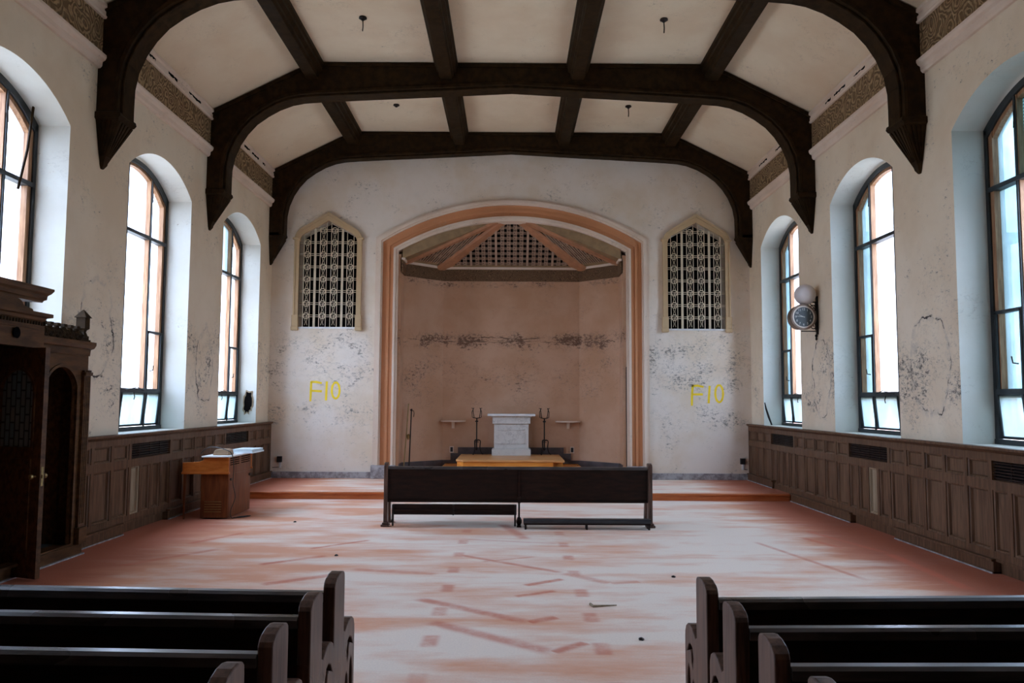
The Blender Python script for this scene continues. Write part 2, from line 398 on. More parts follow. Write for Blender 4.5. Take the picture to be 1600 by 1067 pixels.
    n.links.new(col, bs.inputs['Base Color']); bs.inputs['Roughness'].default_value = .92; bs.inputs['Specular IOR Level'].default_value = .15
    bump(n, bs, fi, .25, .006)
    return m
M_carpet = mk_carpet()

def mk_brick():
    m, n, bs = newmat('pale_red_brick'); p = pos(n)
    mp = N(n, 'ShaderNodeMapping'); mp.inputs['Rotation'].default_value = (math.pi/2, 0, 0)
    sep = N(n, 'ShaderNodeSeparateXYZ'); n.links.new(p, sep.inputs[0]); cb = N(n, 'ShaderNodeCombineXYZ')
    n.links.new(mathn(n, 'ADD', sep.outputs[0], sep.outputs[1]), cb.inputs[0]); n.links.new(sep.outputs[2], cb.inputs[1])
    br = N(n, 'ShaderNodeTexBrick'); n.links.new(cb.outputs[0], br.inputs[0]); br.inputs['Scale'].default_value = 3
    br.inputs['Color1'].default_value = (.50, .30, .24, 1); br.inputs['Color2'].default_value = (.58, .38, .30, 1); br.inputs['Mortar'].default_value = (.6, .55, .5, 1)
    n.links.new(br.outputs[0], bs.inputs['Base Color']); bs.inputs['Roughness'].default_value = .9
    return m
M_brick = mk_brick()
def mk_leaded():
    m, n, bs = newmat('leaded_strip_glass')
    tc = N(n, 'ShaderNodeTexCoord'); sep = N(n, 'ShaderNodeSeparateXYZ'); n.links.new(tc.outputs['Object'], sep.inputs[0]); cb = N(n, 'ShaderNodeCombineXYZ')
    n.links.new(sep.outputs[2], cb.inputs[0]); n.links.new(sep.outputs[0], cb.inputs[1])
    br = N(n, 'ShaderNodeTexBrick'); n.links.new(cb.outputs[0], br.inputs[0]); br.inputs['Scale'].default_value = 1
    br.inputs['Brick Width'].default_value = .155; br.inputs['Row Height'].default_value = .066; br.inputs['Mortar Size'].default_value = .008; br.inputs['Mortar Smooth'].default_value = 0
    br.inputs['Color1'].default_value = (.20, .20, .19, 1); br.inputs['Color2'].default_value = (.13, .19, .22, 1); br.inputs['Mortar'].default_value = (.004, .004, .004, 1)
    n.links.new(br.outputs[0], bs.inputs['Base Color']); bs.inputs['Roughness'].default_value = .3
    return m
M_lead = mk_leaded()

# ------------------------------------------------------------------ shell
def arc(hw, zs, rise, n=20, yc=0):                      # segmental arch points from -hw to +hw
    R = (hw*hw+rise*rise)/(2*rise)
    out = []
    for i in range(n+1):
        u = -hw+2*hw*i/n
        out.append((yc+u, zs+rise-R+math.sqrt(max(R*R-u*u, 0))))
    return out
def arch_loop(yc, hw, z0, zs, rise, n=20):
    return [(yc-hw, z0)]+arc(hw, zs, rise, n, yc)+[(yc+hw, z0)]
m = MB(); m.box(-6, 6, YF-.3, 18.6, -.2, 0); tag(m.build('floor', M_carpet), 'faded red carpet floor with worn pale middle', None, None, 'structure')
for s, nm, mt in ((-1, 'wall_left', M_side_l), (1, 'wall_right', M_side_r)):
    holes = [arch_loop(yc, HW, SILL, SPR, RISE) for yc in WIN]
    if s < 0:                                            # the confessional is built into the left wall under the third window
        yc = WIN[2]
        A = arc(HW, SPR, RISE, 20, yc)
        holes[2] = [(5.65, .02), (5.65, 2.28), (yc-HW, 2.28)]+A+[(yc+HW, 2.28), (8.92, 2.28), (8.92, .02)]
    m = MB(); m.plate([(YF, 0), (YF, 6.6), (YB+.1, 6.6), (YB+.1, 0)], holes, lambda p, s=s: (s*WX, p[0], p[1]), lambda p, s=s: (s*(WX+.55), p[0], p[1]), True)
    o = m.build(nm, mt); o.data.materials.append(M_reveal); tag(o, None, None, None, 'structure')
    m = MB(); m.box(s*WX, s*(WX+.55), YB+.1, YB+.5, 0, 6.6); m.box(s*WX, s*(WX+.55), YF-.3, YF, 0, 6.6); m.build('masonry_end', mt, o)
# ceiling: flat centre, sloping sides
prof = [(-5.6, 6.08), (-4.97, 6.42), (-3.30, 7.26), (3.30, 7.26), (4.97, 6.42), (5.6, 6.08)]
m = MB(); m.strip(prof, [(x, z+.3) for x, z in prof], lambda p: (p[0], YF-.3, p[1]), lambda p: (p[0], YB+.4, p[1]))
tag(m.build('ceiling', M_ceil), 'peeling cream plaster ceiling with sloping sides', None, None, 'structure')
m = MB(); m.box(-5.5, 5.5, YF-.3, YF, 0, 7.6); tag(m.build('wall_entrance', M_oak), None, None, None, 'structure')
# altar wall with apse arch and two screened openings
AH = 2.42; AZ = 4.85; AR = .66
GL = -3.80; GR = 3.86
def grille_loop(xc, hw, z0, zs, sh, top):              # four-centred head
    L = [(xc-hw, z0), (xc-hw, zs)]
    for i in range(1, 7):
        t = i/6*math.pi/2*.72; L.append((xc-hw+sh*(1-math.cos(t)), zs+sh*math.sin(t)))
    lx, lz = L[-1]
    L += [(xc, top)]
    R = [(2*xc-x, z) for x, z in L[:-1]][::-1]
    return L+R
holes = [arch_loop(0.03, AH, PZ+.001, AZ, AR, 32)] + [grille_loop(g, .60, 3.21, 4.98, .22, 5.44) for g in (GL, GR)]
m = MB(); m.plate([(-5.5, 0), (-5.5, 7.5), (5.5, 7.5), (5.5, 0)], holes, lambda p: (p[0], YB, p[1]), lambda p: (p[0], YB+.30, p[1]))
tag(m.build('wall_altar', M_back), None, None, None, 'structure')
# apse
AX, AY1, BX, BY, AT = 2.30, 16.90, 1.51, 17.65, 4.37
plan = [(-AX, YB+.02), (-AX, AY1), (-BX, BY), (BX, BY), (AX, AY1), (AX, YB+.02)]
plan = [(x+.02, y) for x, y in plan]
def offs(pl, d):
    out = []
    for i, p in enumerate(pl):
        a = Vector(pl[max(i-1, 0)]); b = Vector(p); c = Vector(pl[min(i+1, len(pl)-1)])
        n1 = (b-a).normalized() if i else (c-b).normalized(); n2 = (c-b).normalized() if i < len(pl)-1 else n1
        q1 = Vector((-n1.y, n1.x)); q2 = Vector((-n2.y, n2.x)); q = (q1+q2).normalized(); k = d/max(q.dot(q1), .3)
        out.append((b.x+q.x*k, b.y+q.y*k))
    return out
def plan_strip(mb, d0, d1, z0, z1, pl=plan):
    mb.strip(offs(pl, d0), offs(pl, d1), lambda p: (p[0], p[1], z0), lambda p: (p[0], p[1], z1)); return mb
m = MB(); plan_strip(m, 0, .2, 0, 4.75); wa = tag(m.build('wall_apse', M_apse), None, None, None, 'structure')
m = MB()
def apt(u):                                             # a point along the three back faces of the apse, u in 0..3
    i = int(min(u, 2.999)); a, b = Vector(plan[1+i]), Vector(plan[2+i]); return a+(b-a)*(u-i), ((b-a).normalized())
for (u0, u1, zc) in ((.1, 1.9, 3.02), (2.1, 2.9, 3.0), (1.2, 1.75, 3.10)):
    A_, B_ = [], []; n9 = int((u1-u0)*40)
    for i in range(n9+1):
        p_, t_ = apt(u0+(u1-u0)*i/n9); q_ = p_+Vector((t_.y, -t_.x))*.004; z_ = zc+.015*math.sin(i*.33)+random.uniform(-.012, .012); h_ = random.uniform(.001, .012)
        A_.append((q_.x, q_.y, z_+h_)); B_.append((q_.x, q_.y, z_-h_))
    for i in range(n9): m.quad((A_[i], A_[i+1], B_[i+1], B_[i]))
m.build('plaster_crack', plain('crack_brown', (.16, .09, .055), .9), wa)
m = MB(); m.box(-3, 3, YB+.3, 18.4, 0, .119); m.box(-3.2, 3.2, 18.3, 18.5, 0, 7); m.box(-3.2, -3.0, YB+.3, 18.5, 0, 7); m.box(3.0, 3.2, YB+.3, 18.5, 0, 7); m.box(-3.2, 3.2, YB+.3, 18.5, 6.9, 7.1)
tag(m.build('apse_sky_shield', M_side_r), None, None, None, 'structure')  # unseen shell added round the apse to block sky leaks; includes its floor slab
fr = empty('apse_frieze', (0, 17, AT), 'dark carved band running round the top of the apse wall', 'frieze')
m = MB(); plan_strip(m, -.035, .02, 4.37, 4.64); pbuild(m, 'carved_band', M_frieze2, fr)
m = MB(); plan_strip(m, -.07, .02, 4.63, 4.68); pbuild(m, 'cream_bead', M_cream, fr)
# vault
APX = Vector((.02, 16.52, 5.62))
corn = [Vector((x, y, 4.66)) for x, y in offs(plan, -.02)]
m = MB()
for a, b in zip(corn, corn[1:]):
    u = Vector((0, 0, .25)); m.loft([a, b, APX], [a+u, b+u, APX+u])
tag(m.build('ceiling_apse', M_vault), None, None, None, 'structure')
vr = empty('vault_ribs', (0, 17, 4.66), 'terracotta ribs of the faceted vault over the apse', 'ribs')
for c in corn[1:-1]:
    d = (APX-c).normalized(); sd = Vector((0, 0, 1)).cross(d).normalized(); dn = Vector((0, 0, -1))
    m = MB(); wv = .26 if abs(c.x) < 1.8 else .07
    c2 = c+d*.0; a2 = APX
    m.loft([c2-sd*wv+dn*.0, c2+sd*wv+dn*.0, c2+sd*wv*.8+dn*.06, c2-sd*wv*.8+dn*.06], [a2-sd*.12, a2+sd*.12, a2+sd*.1+dn*.06, a2-sd*.1+dn*.06])
    pbuild(m, 'rib', M_rib, vr)

# lattice -------------------------------------------------------------
def clip_line(poly, u=None, v=None):                    # extents of a convex polygon along u=const or v=const
    hit = []
    for i in range(len(poly)):
        (a, b), (c, d) = poly[i], poly[(i+1) % len(poly)]
        if u is not None:
            if (a-u)*(c-u) < 0: hit.append(b+(d-b)*(u-a)/(c-a))
        else:
            if (b-v)*(d-v) < 0: hit.append(a+(c-a)*(v-b)/(d-b))
    return (min(hit), max(hit)) if len(hit) >= 2 else None
def inside(poly, u, v):
    r = clip_line(poly, u=u); return bool(r) and r[0] < v < r[1]
def lattice(poly, F, cols, mull, pitch, vo, w_=.011, ring=.062, horiz=True, t0=0., t1=.02, mw=.03, pair=.058):
    """bars, mullions, octagon rings; F(u,v,t) maps to 3-D"""
    mb = MB()
    def bar(u0, u1, v0, v1):
        mb.loft([F(u0, v0, t0), F(u1, v0, t0), F(u1, v1, t0), F(u0, v1, t0)], [F(u0, v0, t1), F(u1, v0, t1), F(u1, v1, t1), F(u0, v1, t1)])
    def seg(p, q, hw=.006):
        d = Vector((q[0]-p[0], q[1]-p[1])).normalized(); nx, ny = -d.y*hw, d.x*hw
        Q = [(p[0]+nx, p[1]+ny), (q[0]+nx, q[1]+ny), (q[0]-nx, q[1]-ny), (p[0]-nx, p[1]-ny)]
        mb.loft([F(*a, t0) for a in Q], [F(*a, t1*.8) for a in Q])
    for c in mull:
        r = clip_line(poly, u=c)
        if r: bar(c-mw, c+mw, *r)
    vs = [v for _, v in poly]; lo, hi = min(vs), max(vs)
    for c in cols:
        for dx in (-pair, pair):
            r = clip_line(poly, u=c+dx)
            if r: bar(c+dx-w_/2, c+dx+w_/2, *r)
    v = vo
    while v < hi:
        if v > lo:
            if horiz:
                for dv in (-.018, .018):
                    r = clip_line(poly, v=v+dv)
                    if r: bar(r[0], r[1], v+dv-.004, v+dv+.004)
            for c in cols:
                if inside(poly, c-.03, v+ring*.3) and inside(poly, c+.03, v+ring*.3):
                    P = [(c+ring*math.cos(math.pi/8+math.pi/4*i), v+ring*math.sin(math.pi/8+math.pi/4*i)) for i in range(8)]
                    for i in range(8): seg(P[i], P[(i+1) % 8], .007)
                    seg((c, v-ring), (c+.015, v+.01)); seg((c+.015, v+.01), (c+.045, v+.03)); 
                    for sx in (-1, 1):                   # hour-glass link between the octagons
                        if v-pitch+ring > lo:
                            seg((c+sx*.026, v-ring), (c+sx*.010, v-pitch/2), .0032); seg((c+sx*.010, v-pitch/2), (c+sx*.026, v-pitch+ring), .0032)
        v += pitch
    return mb
for gc, side in ((GL, 'left'), (GR, 'right')):
    root = empty('grille_window', (gc, YB, 3.14), 'tan pointed-arch grille window %s the apse arch, above yellow F10' % ('left of' if gc < 0 else 'right of'), 'grille window', 'pointed lattice grilles beside the apse')
    LO = grille_loop(gc, .70, 3.21, 5.04, .26, 5.62); LI = grille_loop(gc, .60, 3.21, 4.98, .22, 5.44)
    LM = grille_loop(gc, .665, 3.21, 5.02, .245, 5.555)
    m = MB(); m.strip(LO, LM, lambda p: (p[0], YB-.07, p[1]), lambda p: (p[0], YB+.01, p[1])); pbuild(m, 'outer_moulding', M_tan, root)
    m = MB(); m.strip(LM, LI, lambda p: (p[0], YB-.05, p[1]), lambda p: (p[0], YB+.06, p[1])); pbuild(m, 'frame', M_tan, root)
    for sx in (-1, 1):
        m = MB(); m.box(gc+sx*.59, gc+sx*.73, YB-.09, YB, 3.14, 3.22); m.box(gc+sx*.59, gc+sx*.72, YB-.08, YB, 3.22, 3.46); m.box(gc+sx*.60, gc+sx*.735, YB-.085, YB, 5.04, 5.08)
        pbuild(m, 'frame_base', M_tan, root, bevel=.01)
    m = MB(); m.box(gc-.60, gc+.60, YB-.02, YB+.1, 3.18, 3.215); pbuild(m, 'sill', M_dust, root)
    poly = [(p[0]-gc, p[1]) for p in LI]
    m = lattice(poly, lambda u, v, t, gc=gc: (gc+u, YB+.05-t, v), (-.45, -.115, .115, .45), (-.285, .285), .257, 3.45, ring=.062, mw=.022, pair=.068, w_=.011)
    pbuild(m, 'lattice', M_latt, root, weld=False)
    m = MB(); m.box(gc-.72, gc+.72, YB+.31, YB+.33, 3.0, 5.7); pbuild(m, 'dark_backing', M_black, root)
# vault lattices
for i, (a, b) in enumerate(zip(corn, corn[1:])):
    if i in (0, 4): continue
    mid = (a+b)/2; U = (b-a).normalized(); V = (APX-mid); V = (V-U*V.dot(U)); H = V.length; V.normalize(); Nn = U.cross(V)
    if Nn.z > 0: Nn = -Nn
    L = (b-a).length/2; ax = (APX-mid).dot(U)
    F = lambda u, v, t, mid=mid, U=U, V=V, Nn=Nn: mid+U*u+V*v+Nn*(.012+t)
    rear = i == 2
    root = empty('vault_lattice', tuple(mid), ['', 'slatted grey-brown lattice panel on the left slope of the apse vault', 'large triangular lattice panel facing front in the apse vault', 'slatted lattice panel on the right slope of the apse vault'][i], 'lattice panel', 'lattice panels in the apse vault')
    if rear:
        tp = H*.93; poly = [(-L+.22, .10), (ax-.10, tp), (ax+.10, tp), (L-.22, .10)]
        cols = [x*.138+.069 for x in range(-9, 9)]; mull = (-.90, -.345, .345, .90)
        cols = [c for c in cols if min(abs(c-q) for q in mull) > .05]
        mb = lattice(poly, F, cols, mull, .14, .16, w_=.009, ring=.036, mw=.024, pair=.036)
    else:
        s = .22; poly = [(-L+s, .16), (ax*.86-.05*1, H*.80), (ax*.86+.05, H*.80), (L-s, .16)]
        cols = [x*.12 for x in range(-4, 5)]
        mb = lattice(poly, F, cols, (), .5, .4, w_=.022, ring=.04, horiz=False, pair=.03)
    bk = MB(); bk.bm.faces.new([bk.bm.verts.new(F(u, v, -.006)) for u, v in poly]); bk.bm.faces.new([bk.bm.verts.new(F(u, v, -.011)) for u, v in poly][::-1])
    pbuild(bk, 'dark_backing', M_black if rear else M_beam, root)
    pbuild(mb, 'lattice_bars', M_latt2, root, weld=False)

# arch surround --------------------------------------------------------
sur = empty('apse_arch_surround', (0, YB, PZ), 'cream and terracotta moulded arch surround framing the apse', 'arch surround')
def asurr(hw0, zs0, r0, hw1, zs1, r1, ya, yb, name, mat, zb=PZ+.25):
    A = arch_loop(.03, hw0, zb, zs0, r0, 36); B = arch_loop(.03, hw1, zb, zs1, r1, 36)
    m = MB(); m.strip(A, B, lambda p: (p[0], ya, p[1]), lambda p: (p[0], yb, p[1])); pbuild(m, name, mat, sur)
asurr(2.84, 5.10, .83, 2.77, 5.055, .815, YB-.03, YB+.02, 'outer_fillet', M_cream)
asurr(2.78, 5.06, .82, 2.72, 5.02, .80, YB-.09, YB+.02, 'outer_bead', M_cream)
asurr(2.72, 5.02, .80, 2.69, 5.0, .79, YB-.05, YB+.02, 'inner_fillet', M_cream)
asurr(2.69, 5.0, .79, 2.465, 4.865, .685, YB-.01, YB+.02, 'terracotta_band', M_terra)
asurr(2.60, 4.945, .75, 2.55, 4.915, .725, YB-.03, YB+.02, 'terracotta_roll', M_terra)
asurr(2.465, 4.865, .685, 2.42, 4.84, .665, YB-.07, YB+.02, 'inner_bead', M_cream)
asurr(2.42, 4.84, .665, 2.37, 4.81, .64, YB-.04, YB+.25, 'arch_jamb', M_cream)
for s in (-1, 1):
    m = MB(); m.box(.03+s*2.36, .03+s*2.86, YB-.11, YB+.02, PZ, PZ+.27); pbuild(m, 'stone_plinth', M_stone, sur, bevel=.01)

# altar wall base and platform
for s, nm in ((-1, 'baseboard_left'), (1, 'baseboard_right')):
    m = MB(); m.box(.03+s*2.865, s*4.86, YB-.035, YB, PZ, PZ+.13); tag(m.build(nm, M_stone, bevel=.006), None, None, None, 'structure')
pl = empty('chancel_platform', (0, 15.2, 0), 'low carpeted platform with orange varnished front edge below the altar wall', 'platform')
m = MB(); m.box(-4.89, 4.89, 13.97, YB+.32, 0.0, PZ); pbuild(m, 'carpeted_top', M_carpet, pl)
m = MB(); m.box(-4.85, 4.85, 13.93, 13.97, 0, .085); pbuild(m, 'riser', M_step, pl)
m = MB(); m.box(-4.85, 4.85, 13.905, 13.985, .085, PZ+.004); pbuild(m, 'nosing', M_step, pl, bevel=.012)
# apse base, stepped
m = MB()
plan_strip(m, -.035, 0, PZ, .41)
tag(m.build('baseboard_apse', M_dstone), None, None, None, 'structure')
m = MB(); m.box(-1.30, 1.34, BY-.05, BY-.002, .41, .56); m.box(-1.14, 1.18, BY-.055, BY-.002, .56, .69); tag(m.build('trim_1', M_dstone), None, None, None, 'structure')
# altar steps
ast = empty('altar_steps', (0, 16.5, PZ), 'two-tier orange varnished wooden altar platform with broken right corner', 'platform')
m = MB(); P = [(-1.42, BY-.06), (-1.42, 15.5), (-1.30, 15.3), (1.38, 15.3), (1.50, 15.5), (1.50, BY-.06)]
m.loft([(x, y, PZ) for x, y in P], [(x, y, .34) for x, y in P]); pbuild(m, 'lower_tier', M_orange, ast, bevel=.008)
P = [(-1.05, BY-.06), (-1.05, 15.99), (-.92, 15.82), (.86, 15.82), (.86, 16.02), (1.06, 16.02), (1.06, BY-.06)]
m = MB(); m.loft([(x, y, .34) for x, y in P], [(x, y, .50) for x, y in P]); pbuild(m, 'upper_tier', M_orange, ast, bevel=.006)
P = [(-1.07, BY-.06), (-1.07, 15.97), (-.93, 15.80), (1.08, 15.80), (1.08, BY-.06)]
m = MB(); m.loft([(x, y, .50) for x, y in P], [(x, y, .545) for x, y in P]); pbuild(m, 'upper_tread', M_altarw, ast, bevel=.01)
m = MB(); m.box(.875, 1.055, 15.835, 15.87, .342, .40); m.box(.87, 1.05, 15.87, 16.01, .342, .37); pbuild(m, 'broken_corner', M_black, ast)
# altar
al = empty('marble_altar', (.02, 17.37, .545), 'small white veined marble altar block on the wooden steps in the apse', 'altar')
cx = .03
m = MB(); m.box(cx-.415, cx+.415, 17.10, 17.57, .545, .68); m.box(cx-.385, cx+.385, 17.13, 17.57, .68, .70); pbuild(m, 'base', M_marble, al, bevel=.008)
m = MB(); m.box(cx-.37, cx+.37, 17.16, 17.56, .70, 1.22); pbuild(m, 'body', M_marble, al, bevel=.004)
m = MB()
for (x0, x1, z0, z1) in ((-.29, .29, 1.08, 1.10), (-.29, .29, .79, .81), (-.29, -.27, .79, 1.10), (.27, .29, .79, 1.10)): m.box(cx+x0, cx+x1, 17.15, 17.17, z0, z1)
pbuild(m, 'raised_border', M_marble, al)
m = MB(); m.box(cx-.405, cx+.405, 17.12, 17.57, 1.22, 1.36); m.box(cx-.43, cx+.43, 17.10, 17.57, 1.36, 1.385); pbuild(m, 'cornice', M_marble, al, bevel=.006)
m = MB(); m.box(cx-.51, cx+.51, 17.04, 17.58, 1.385, 1.43); pbuild(m, 'altar_top', M_dust, al, bevel=.008)
# candle stands
def stand(x, y, label):
    z0 = .545; r = empty('candle_stand', (x, y, z0), label, 'candle stand', 'wrought iron stands flanking the altar')
    m = MB(); m.cyl((x, y, z0+.12), (x, y, z0+.78), .014); m.lathe([(.014, .0), (.035, .012), (.035, .028), (.014, .04)], (x, y, z0+.70), 12); m.lathe([(.014, 0), (.03, .03), (.012, .07)], (x, y, z0+.10), 12); pbuild(m, 'pole', M_iron, r)
    for k_ in range(3):
        a = math.radians(90+120*k_+30) ; dx, dy = math.cos(a), math.sin(a)
        pts = []
        for t in range(11):
            u = t/10
            rr = .012+.13*u+.03*math.sin(u*math.pi*2); zz = .30-.30*u+.10*math.sin(u*math.pi)*(1-u)*1.6
            pts.append((x+dx*rr, y+dy*rr, z0+max(zz, .012)))
        m = MB(); m.tube(pts, .011, 6); m.tube([(x+dx*(.03+.03*math.cos(q)), y+dy*(.03+.03*math.cos(q)), z0+.30+.03*math.sin(q)) for q in [i*.6 for i in range(10)]], .007, 6); pbuild(m, 'leg', M_iron, r)
    m = MB()
    m.tube([(x-.085, y, z0+.80), (x, y, z0+.785), (x+.085, y, z0+.80)], .009, 6)
    for s in (-1, 1):
        m.tube([(x+s*.055, y, z0+.79), (x+s*.075, y, z0+.90), (x+s*.085, y, z0+1.0), (x+s*.115, y, z0+1.005)], .009, 6); m.tube([(x+s*.095, y, z0+.80), (x+s*.105, y, z0+.92), (x+s*.065, y, z0+1.01)], .008, 6)
    pbuild(m, 'fork_top', M_iron, r)
stand(-.72, 17.34, 'black wrought iron candle stand with forked top, left of the marble altar')
stand(.745, 17.34, 'black wrought iron candle stand with forked top, right of the marble altar')
for x, lab in ((-1.25, 'small half-round cream shelf on the apse wall left of the altar'), (1.28, 'small half-round cream shelf on the apse wall right of the altar')):
    r = empty('wall_shelf', (x, BY, 1.25), lab, 'shelf', 'credence shelves on the apse wall')
    P = [(x-.28, BY-.003)]+[(x-.28*math.cos(math.pi*i/12), BY-.02-.20*math.sin(math.pi*i/12)) for i in range(13)]+[(x+.28, BY-.003)]
    m = MB(); m.loft([(a, b, 1.245) for a, b in P], [(a, b, 1.275) for a, b in P]); pbuild(m, 'shelf_board', M_cream, r)
    m = MB(); m.loft([(x-.03, BY-.16, 1.245), (x+.03, BY-.16, 1.245), (x+.03, BY-.003, 1.245), (x-.03, BY-.003, 1.245)], [(x-.03, BY-.04, 1.10), (x+.03, BY-.04, 1.10), (x+.03, BY-.003, 1.10), (x-.03, BY-.003, 1.10)]); pbuild(m, 'bracket', M_cream, r)
for x, lab in ((-1.28, 'small black socket on the apse wall below the left shelf'), (1.37, 'small black socket on the apse wall below the right shelf')):
    r = empty('wall_socket', (x, BY, .64), lab, 'socket', 'sockets in the apse')
    m = MB(); m.box(x-.045, x+.045, BY-.012, BY-.001, .57, .71); pbuild(m, 'cover_plate', M_cream, r); m = MB(); m.box(x-.028, x+.028, BY-.02, BY-.012, .59, .69); pbuild(m, 'socket_face', M_blackp, r)
for x, lab in ((-2.365, 'tall thin black rod standing in the left jamb of the apse arch'), (2.40, 'tall thin black rod standing in the right jamb of the apse arch')):
    m = MB(); m.cyl((x, YB+.0, PZ), (x, YB, 2.42), .013, .013, 8); m.cyl((x, YB, PZ), (x, YB, PZ+.03), .03, .03, 10)
    tag(m.build('iron_rod', M_iron), lab, 'rod', 'black rods at the apse arch')
m = MB(); m.tube([(-2.21, 16.62, PZ), (-2.17, 16.78, .95), (-2.14, 16.86, 1.64)], .012, 8); a = m.build('altar_pole', M_brass); tag(a, 'brass tipped leaning pole against the left apse wall, thinner of the pair', 'pole')
r = empty('candle_lighter', (-2.10, 16.78, PZ), 'dark candle lighter pole with hooked end leaning in the left of the apse', 'candle lighter')
m = MB(); m.cyl((-2.10, 16.70, PZ), (-2.08, 16.86, 1.50), .014, .012, 8); pbuild(m, 'pole', M_iron, r)
m = MB(); m.tube([(-2.08, 16.86, 1.49), (-2.03, 16.85, 1.49), (-2.02, 16.85, 1.44), (-2.03, 16.85, 1.36)], .007, 6); m.cyl((-2.10, 16.85, 1.50), (-2.06, 16.85, 1.52), .02, .02, 8); pbuild(m, 'hook', M_iron, r)
m = MB(); m.lathe([(.01, -.06), (.03, -.02), (.035, .03), (.012, .06)], (-2.125, 16.77, .95), 10); pbuild(m, 'snuffer', M_brass, r)

# trusses ---------------------------------------------------------------
inner = [(-4.70, 5.08), (-4.70, 5.32), (-4.695, 5.52), (-4.655, 5.74), (-4.56, 5.97), (-4.44, 6.16), (-4.29, 6.33), (-4.10, 6.47), (-3.90, 6.585), (-3.68, 6.67), (-3.48, 6.71), (-3.20, 6.732), (-2.6, 6.765), (-1.3, 6.83), (0, 6.90)]
outer = [(-4.97, 5.08), (-4.97, 5.32), (-4.97, 5.55), (-4.97, 5.8), (-4.97, 6.1), (-4.97, 6.35), (-4.97, 6.45), (-4.7, 6.58), (-4.42, 6.72), (-4.0, 6.93), (-3.6, 7.13), (-3.2, 7.29), (-2.6, 7.29), (-1.3, 7.29), (0, 7.29)]
mir = lambda L: L+[(-x, z) for x, z in L[:-1]][::-1]
IN, OUT = mir(inner), mir(outer)
def off2(L, d):
    out = []
    for i, p in enumerate(L):
        a = Vector(L[max(i-1, 0)]); c = Vector(L[min(i+1, len(L)-1)]); t = (c-a).normalized(); out.append((p[0]-t.y*d, p[1]+t.x*d))
    return out
TR = [(16.14, YB-.002, 'dark arched roof beam against the altar wall, above the apse'), (12.76, 13.11, 'dark arched roof beam spanning the middle of the room, second from the altar wall'), (9.30, 9.65, 'large dark arched roof beam nearest the viewer, crown cut by the picture top'), (5.86, 6.21, 'dark arched roof beam above the front pews, out of sight overhead')]
M_soff = M_beam
for y0, y1, lab in TR:
    r = empty('arched_roof_beam', (0, (y0+y1)/2, 5.0), lab, 'roof beam', 'dark arched roof beams')
    m = MB(); m.strip(IN, OUT, lambda p: (p[0], y0, p[1]), lambda p: (p[0], y1, p[1])); pbuild(m, 'arch_rib', M_beam, r)
    m = MB(); m.strip(off2(IN, -.0), off2(IN, .055), lambda p: (p[0], y0-.022, p[1]), lambda p: (p[0], y0+.01, p[1]))
    m.strip(off2(IN, -.035), off2(IN, .0), lambda p: (p[0], y0+.03, p[1]), lambda p: (p[0], y1-.03, p[1])); pbuild(m, 'edge_moulding', M_beam, r, bevel=.008)
    o4 = [(-4.965, 6.40), (-3.29, 7.25), (3.29, 7.25), (4.965, 6.40)]
    m = MB(); m.strip(o4, off2(o4, -.06), lambda p: (p[0], y0-.035, p[1]), lambda p: (p[0], y0+.01, p[1])); pbuild(m, 'crown_moulding', M_beam, r)
    for s in (-1, 1):
        ym = (y0+y1)/2; hy = (y1-y0)/2; X = lambda d, s=s: s*(WX-d)
        ry = lambda d, h: [(X(0), ym-h, 0), (X(d), ym-h, 0), (X(d), ym+h, 0), (X(0), ym+h, 0)]
        def ring(d, h, z): return [(a, b, z) for a, b, _ in ry(d, h)]
        m = MB()
        lim = min(hy+.035, hy+.035)
        hh = hy+.03 if y1 < 16.3 else hy-.0
        m.loops([ring(.27, hy, 5.14), ring(.30, hh, 5.12), ring(.31, hh, 5.08), ring(.285, hh, 5.05), ring(.27, hy, 5.03), ring(.055, .05, 4.56), ring(.05, .045, 4.53), ring(.02, .02, 4.48)])
        for k_ in range(5):                               # flutes on the inner and near face
            t = -0.8+.4*k_
            for (d0, d1) in (((.27, t*hy), (.055, t*.05)),):
                z0, z1 = 5.02, 4.62
                a0 = (X(.27), ym+t*hy); b0 = (X(.07), ym+t*.06); w0, w1 = hy*.13, .006
                m.loft([(a0[0], a0[1]-w0, z0), (a0[0], a0[1]+w0, z0), (X(.29), a0[1]+w0, z0), (X(.29), a0[1]-w0, z0)], [(b0[0], b0[1]-w1, z1), (b0[0], b0[1]+w1, z1), (X(.09), b0[1]+w1, z1), (X(.09), b0[1]-w1, z1)])
        for k_ in range(4):
            d0 = .05+.06*k_; d1 = .012+.014*k_; z0, z1 = 5.02, 4.62
            if y1 < 16.3: m.loft([(X(d0-.015), y0, z0), (X(d0+.015), y0, z0), (X(d0+.015), y0-.015, z0), (X(d0-.015), y0-.015, z0)], [(X(d1-.004), ym-.07, z1), (X(d1+.004), ym-.07, z1), (X(d1+.004), ym-.08, z1), (X(d1-.004), ym-.08, z1)])
        o = pbuild(m, 'pendant', M_beam, r)
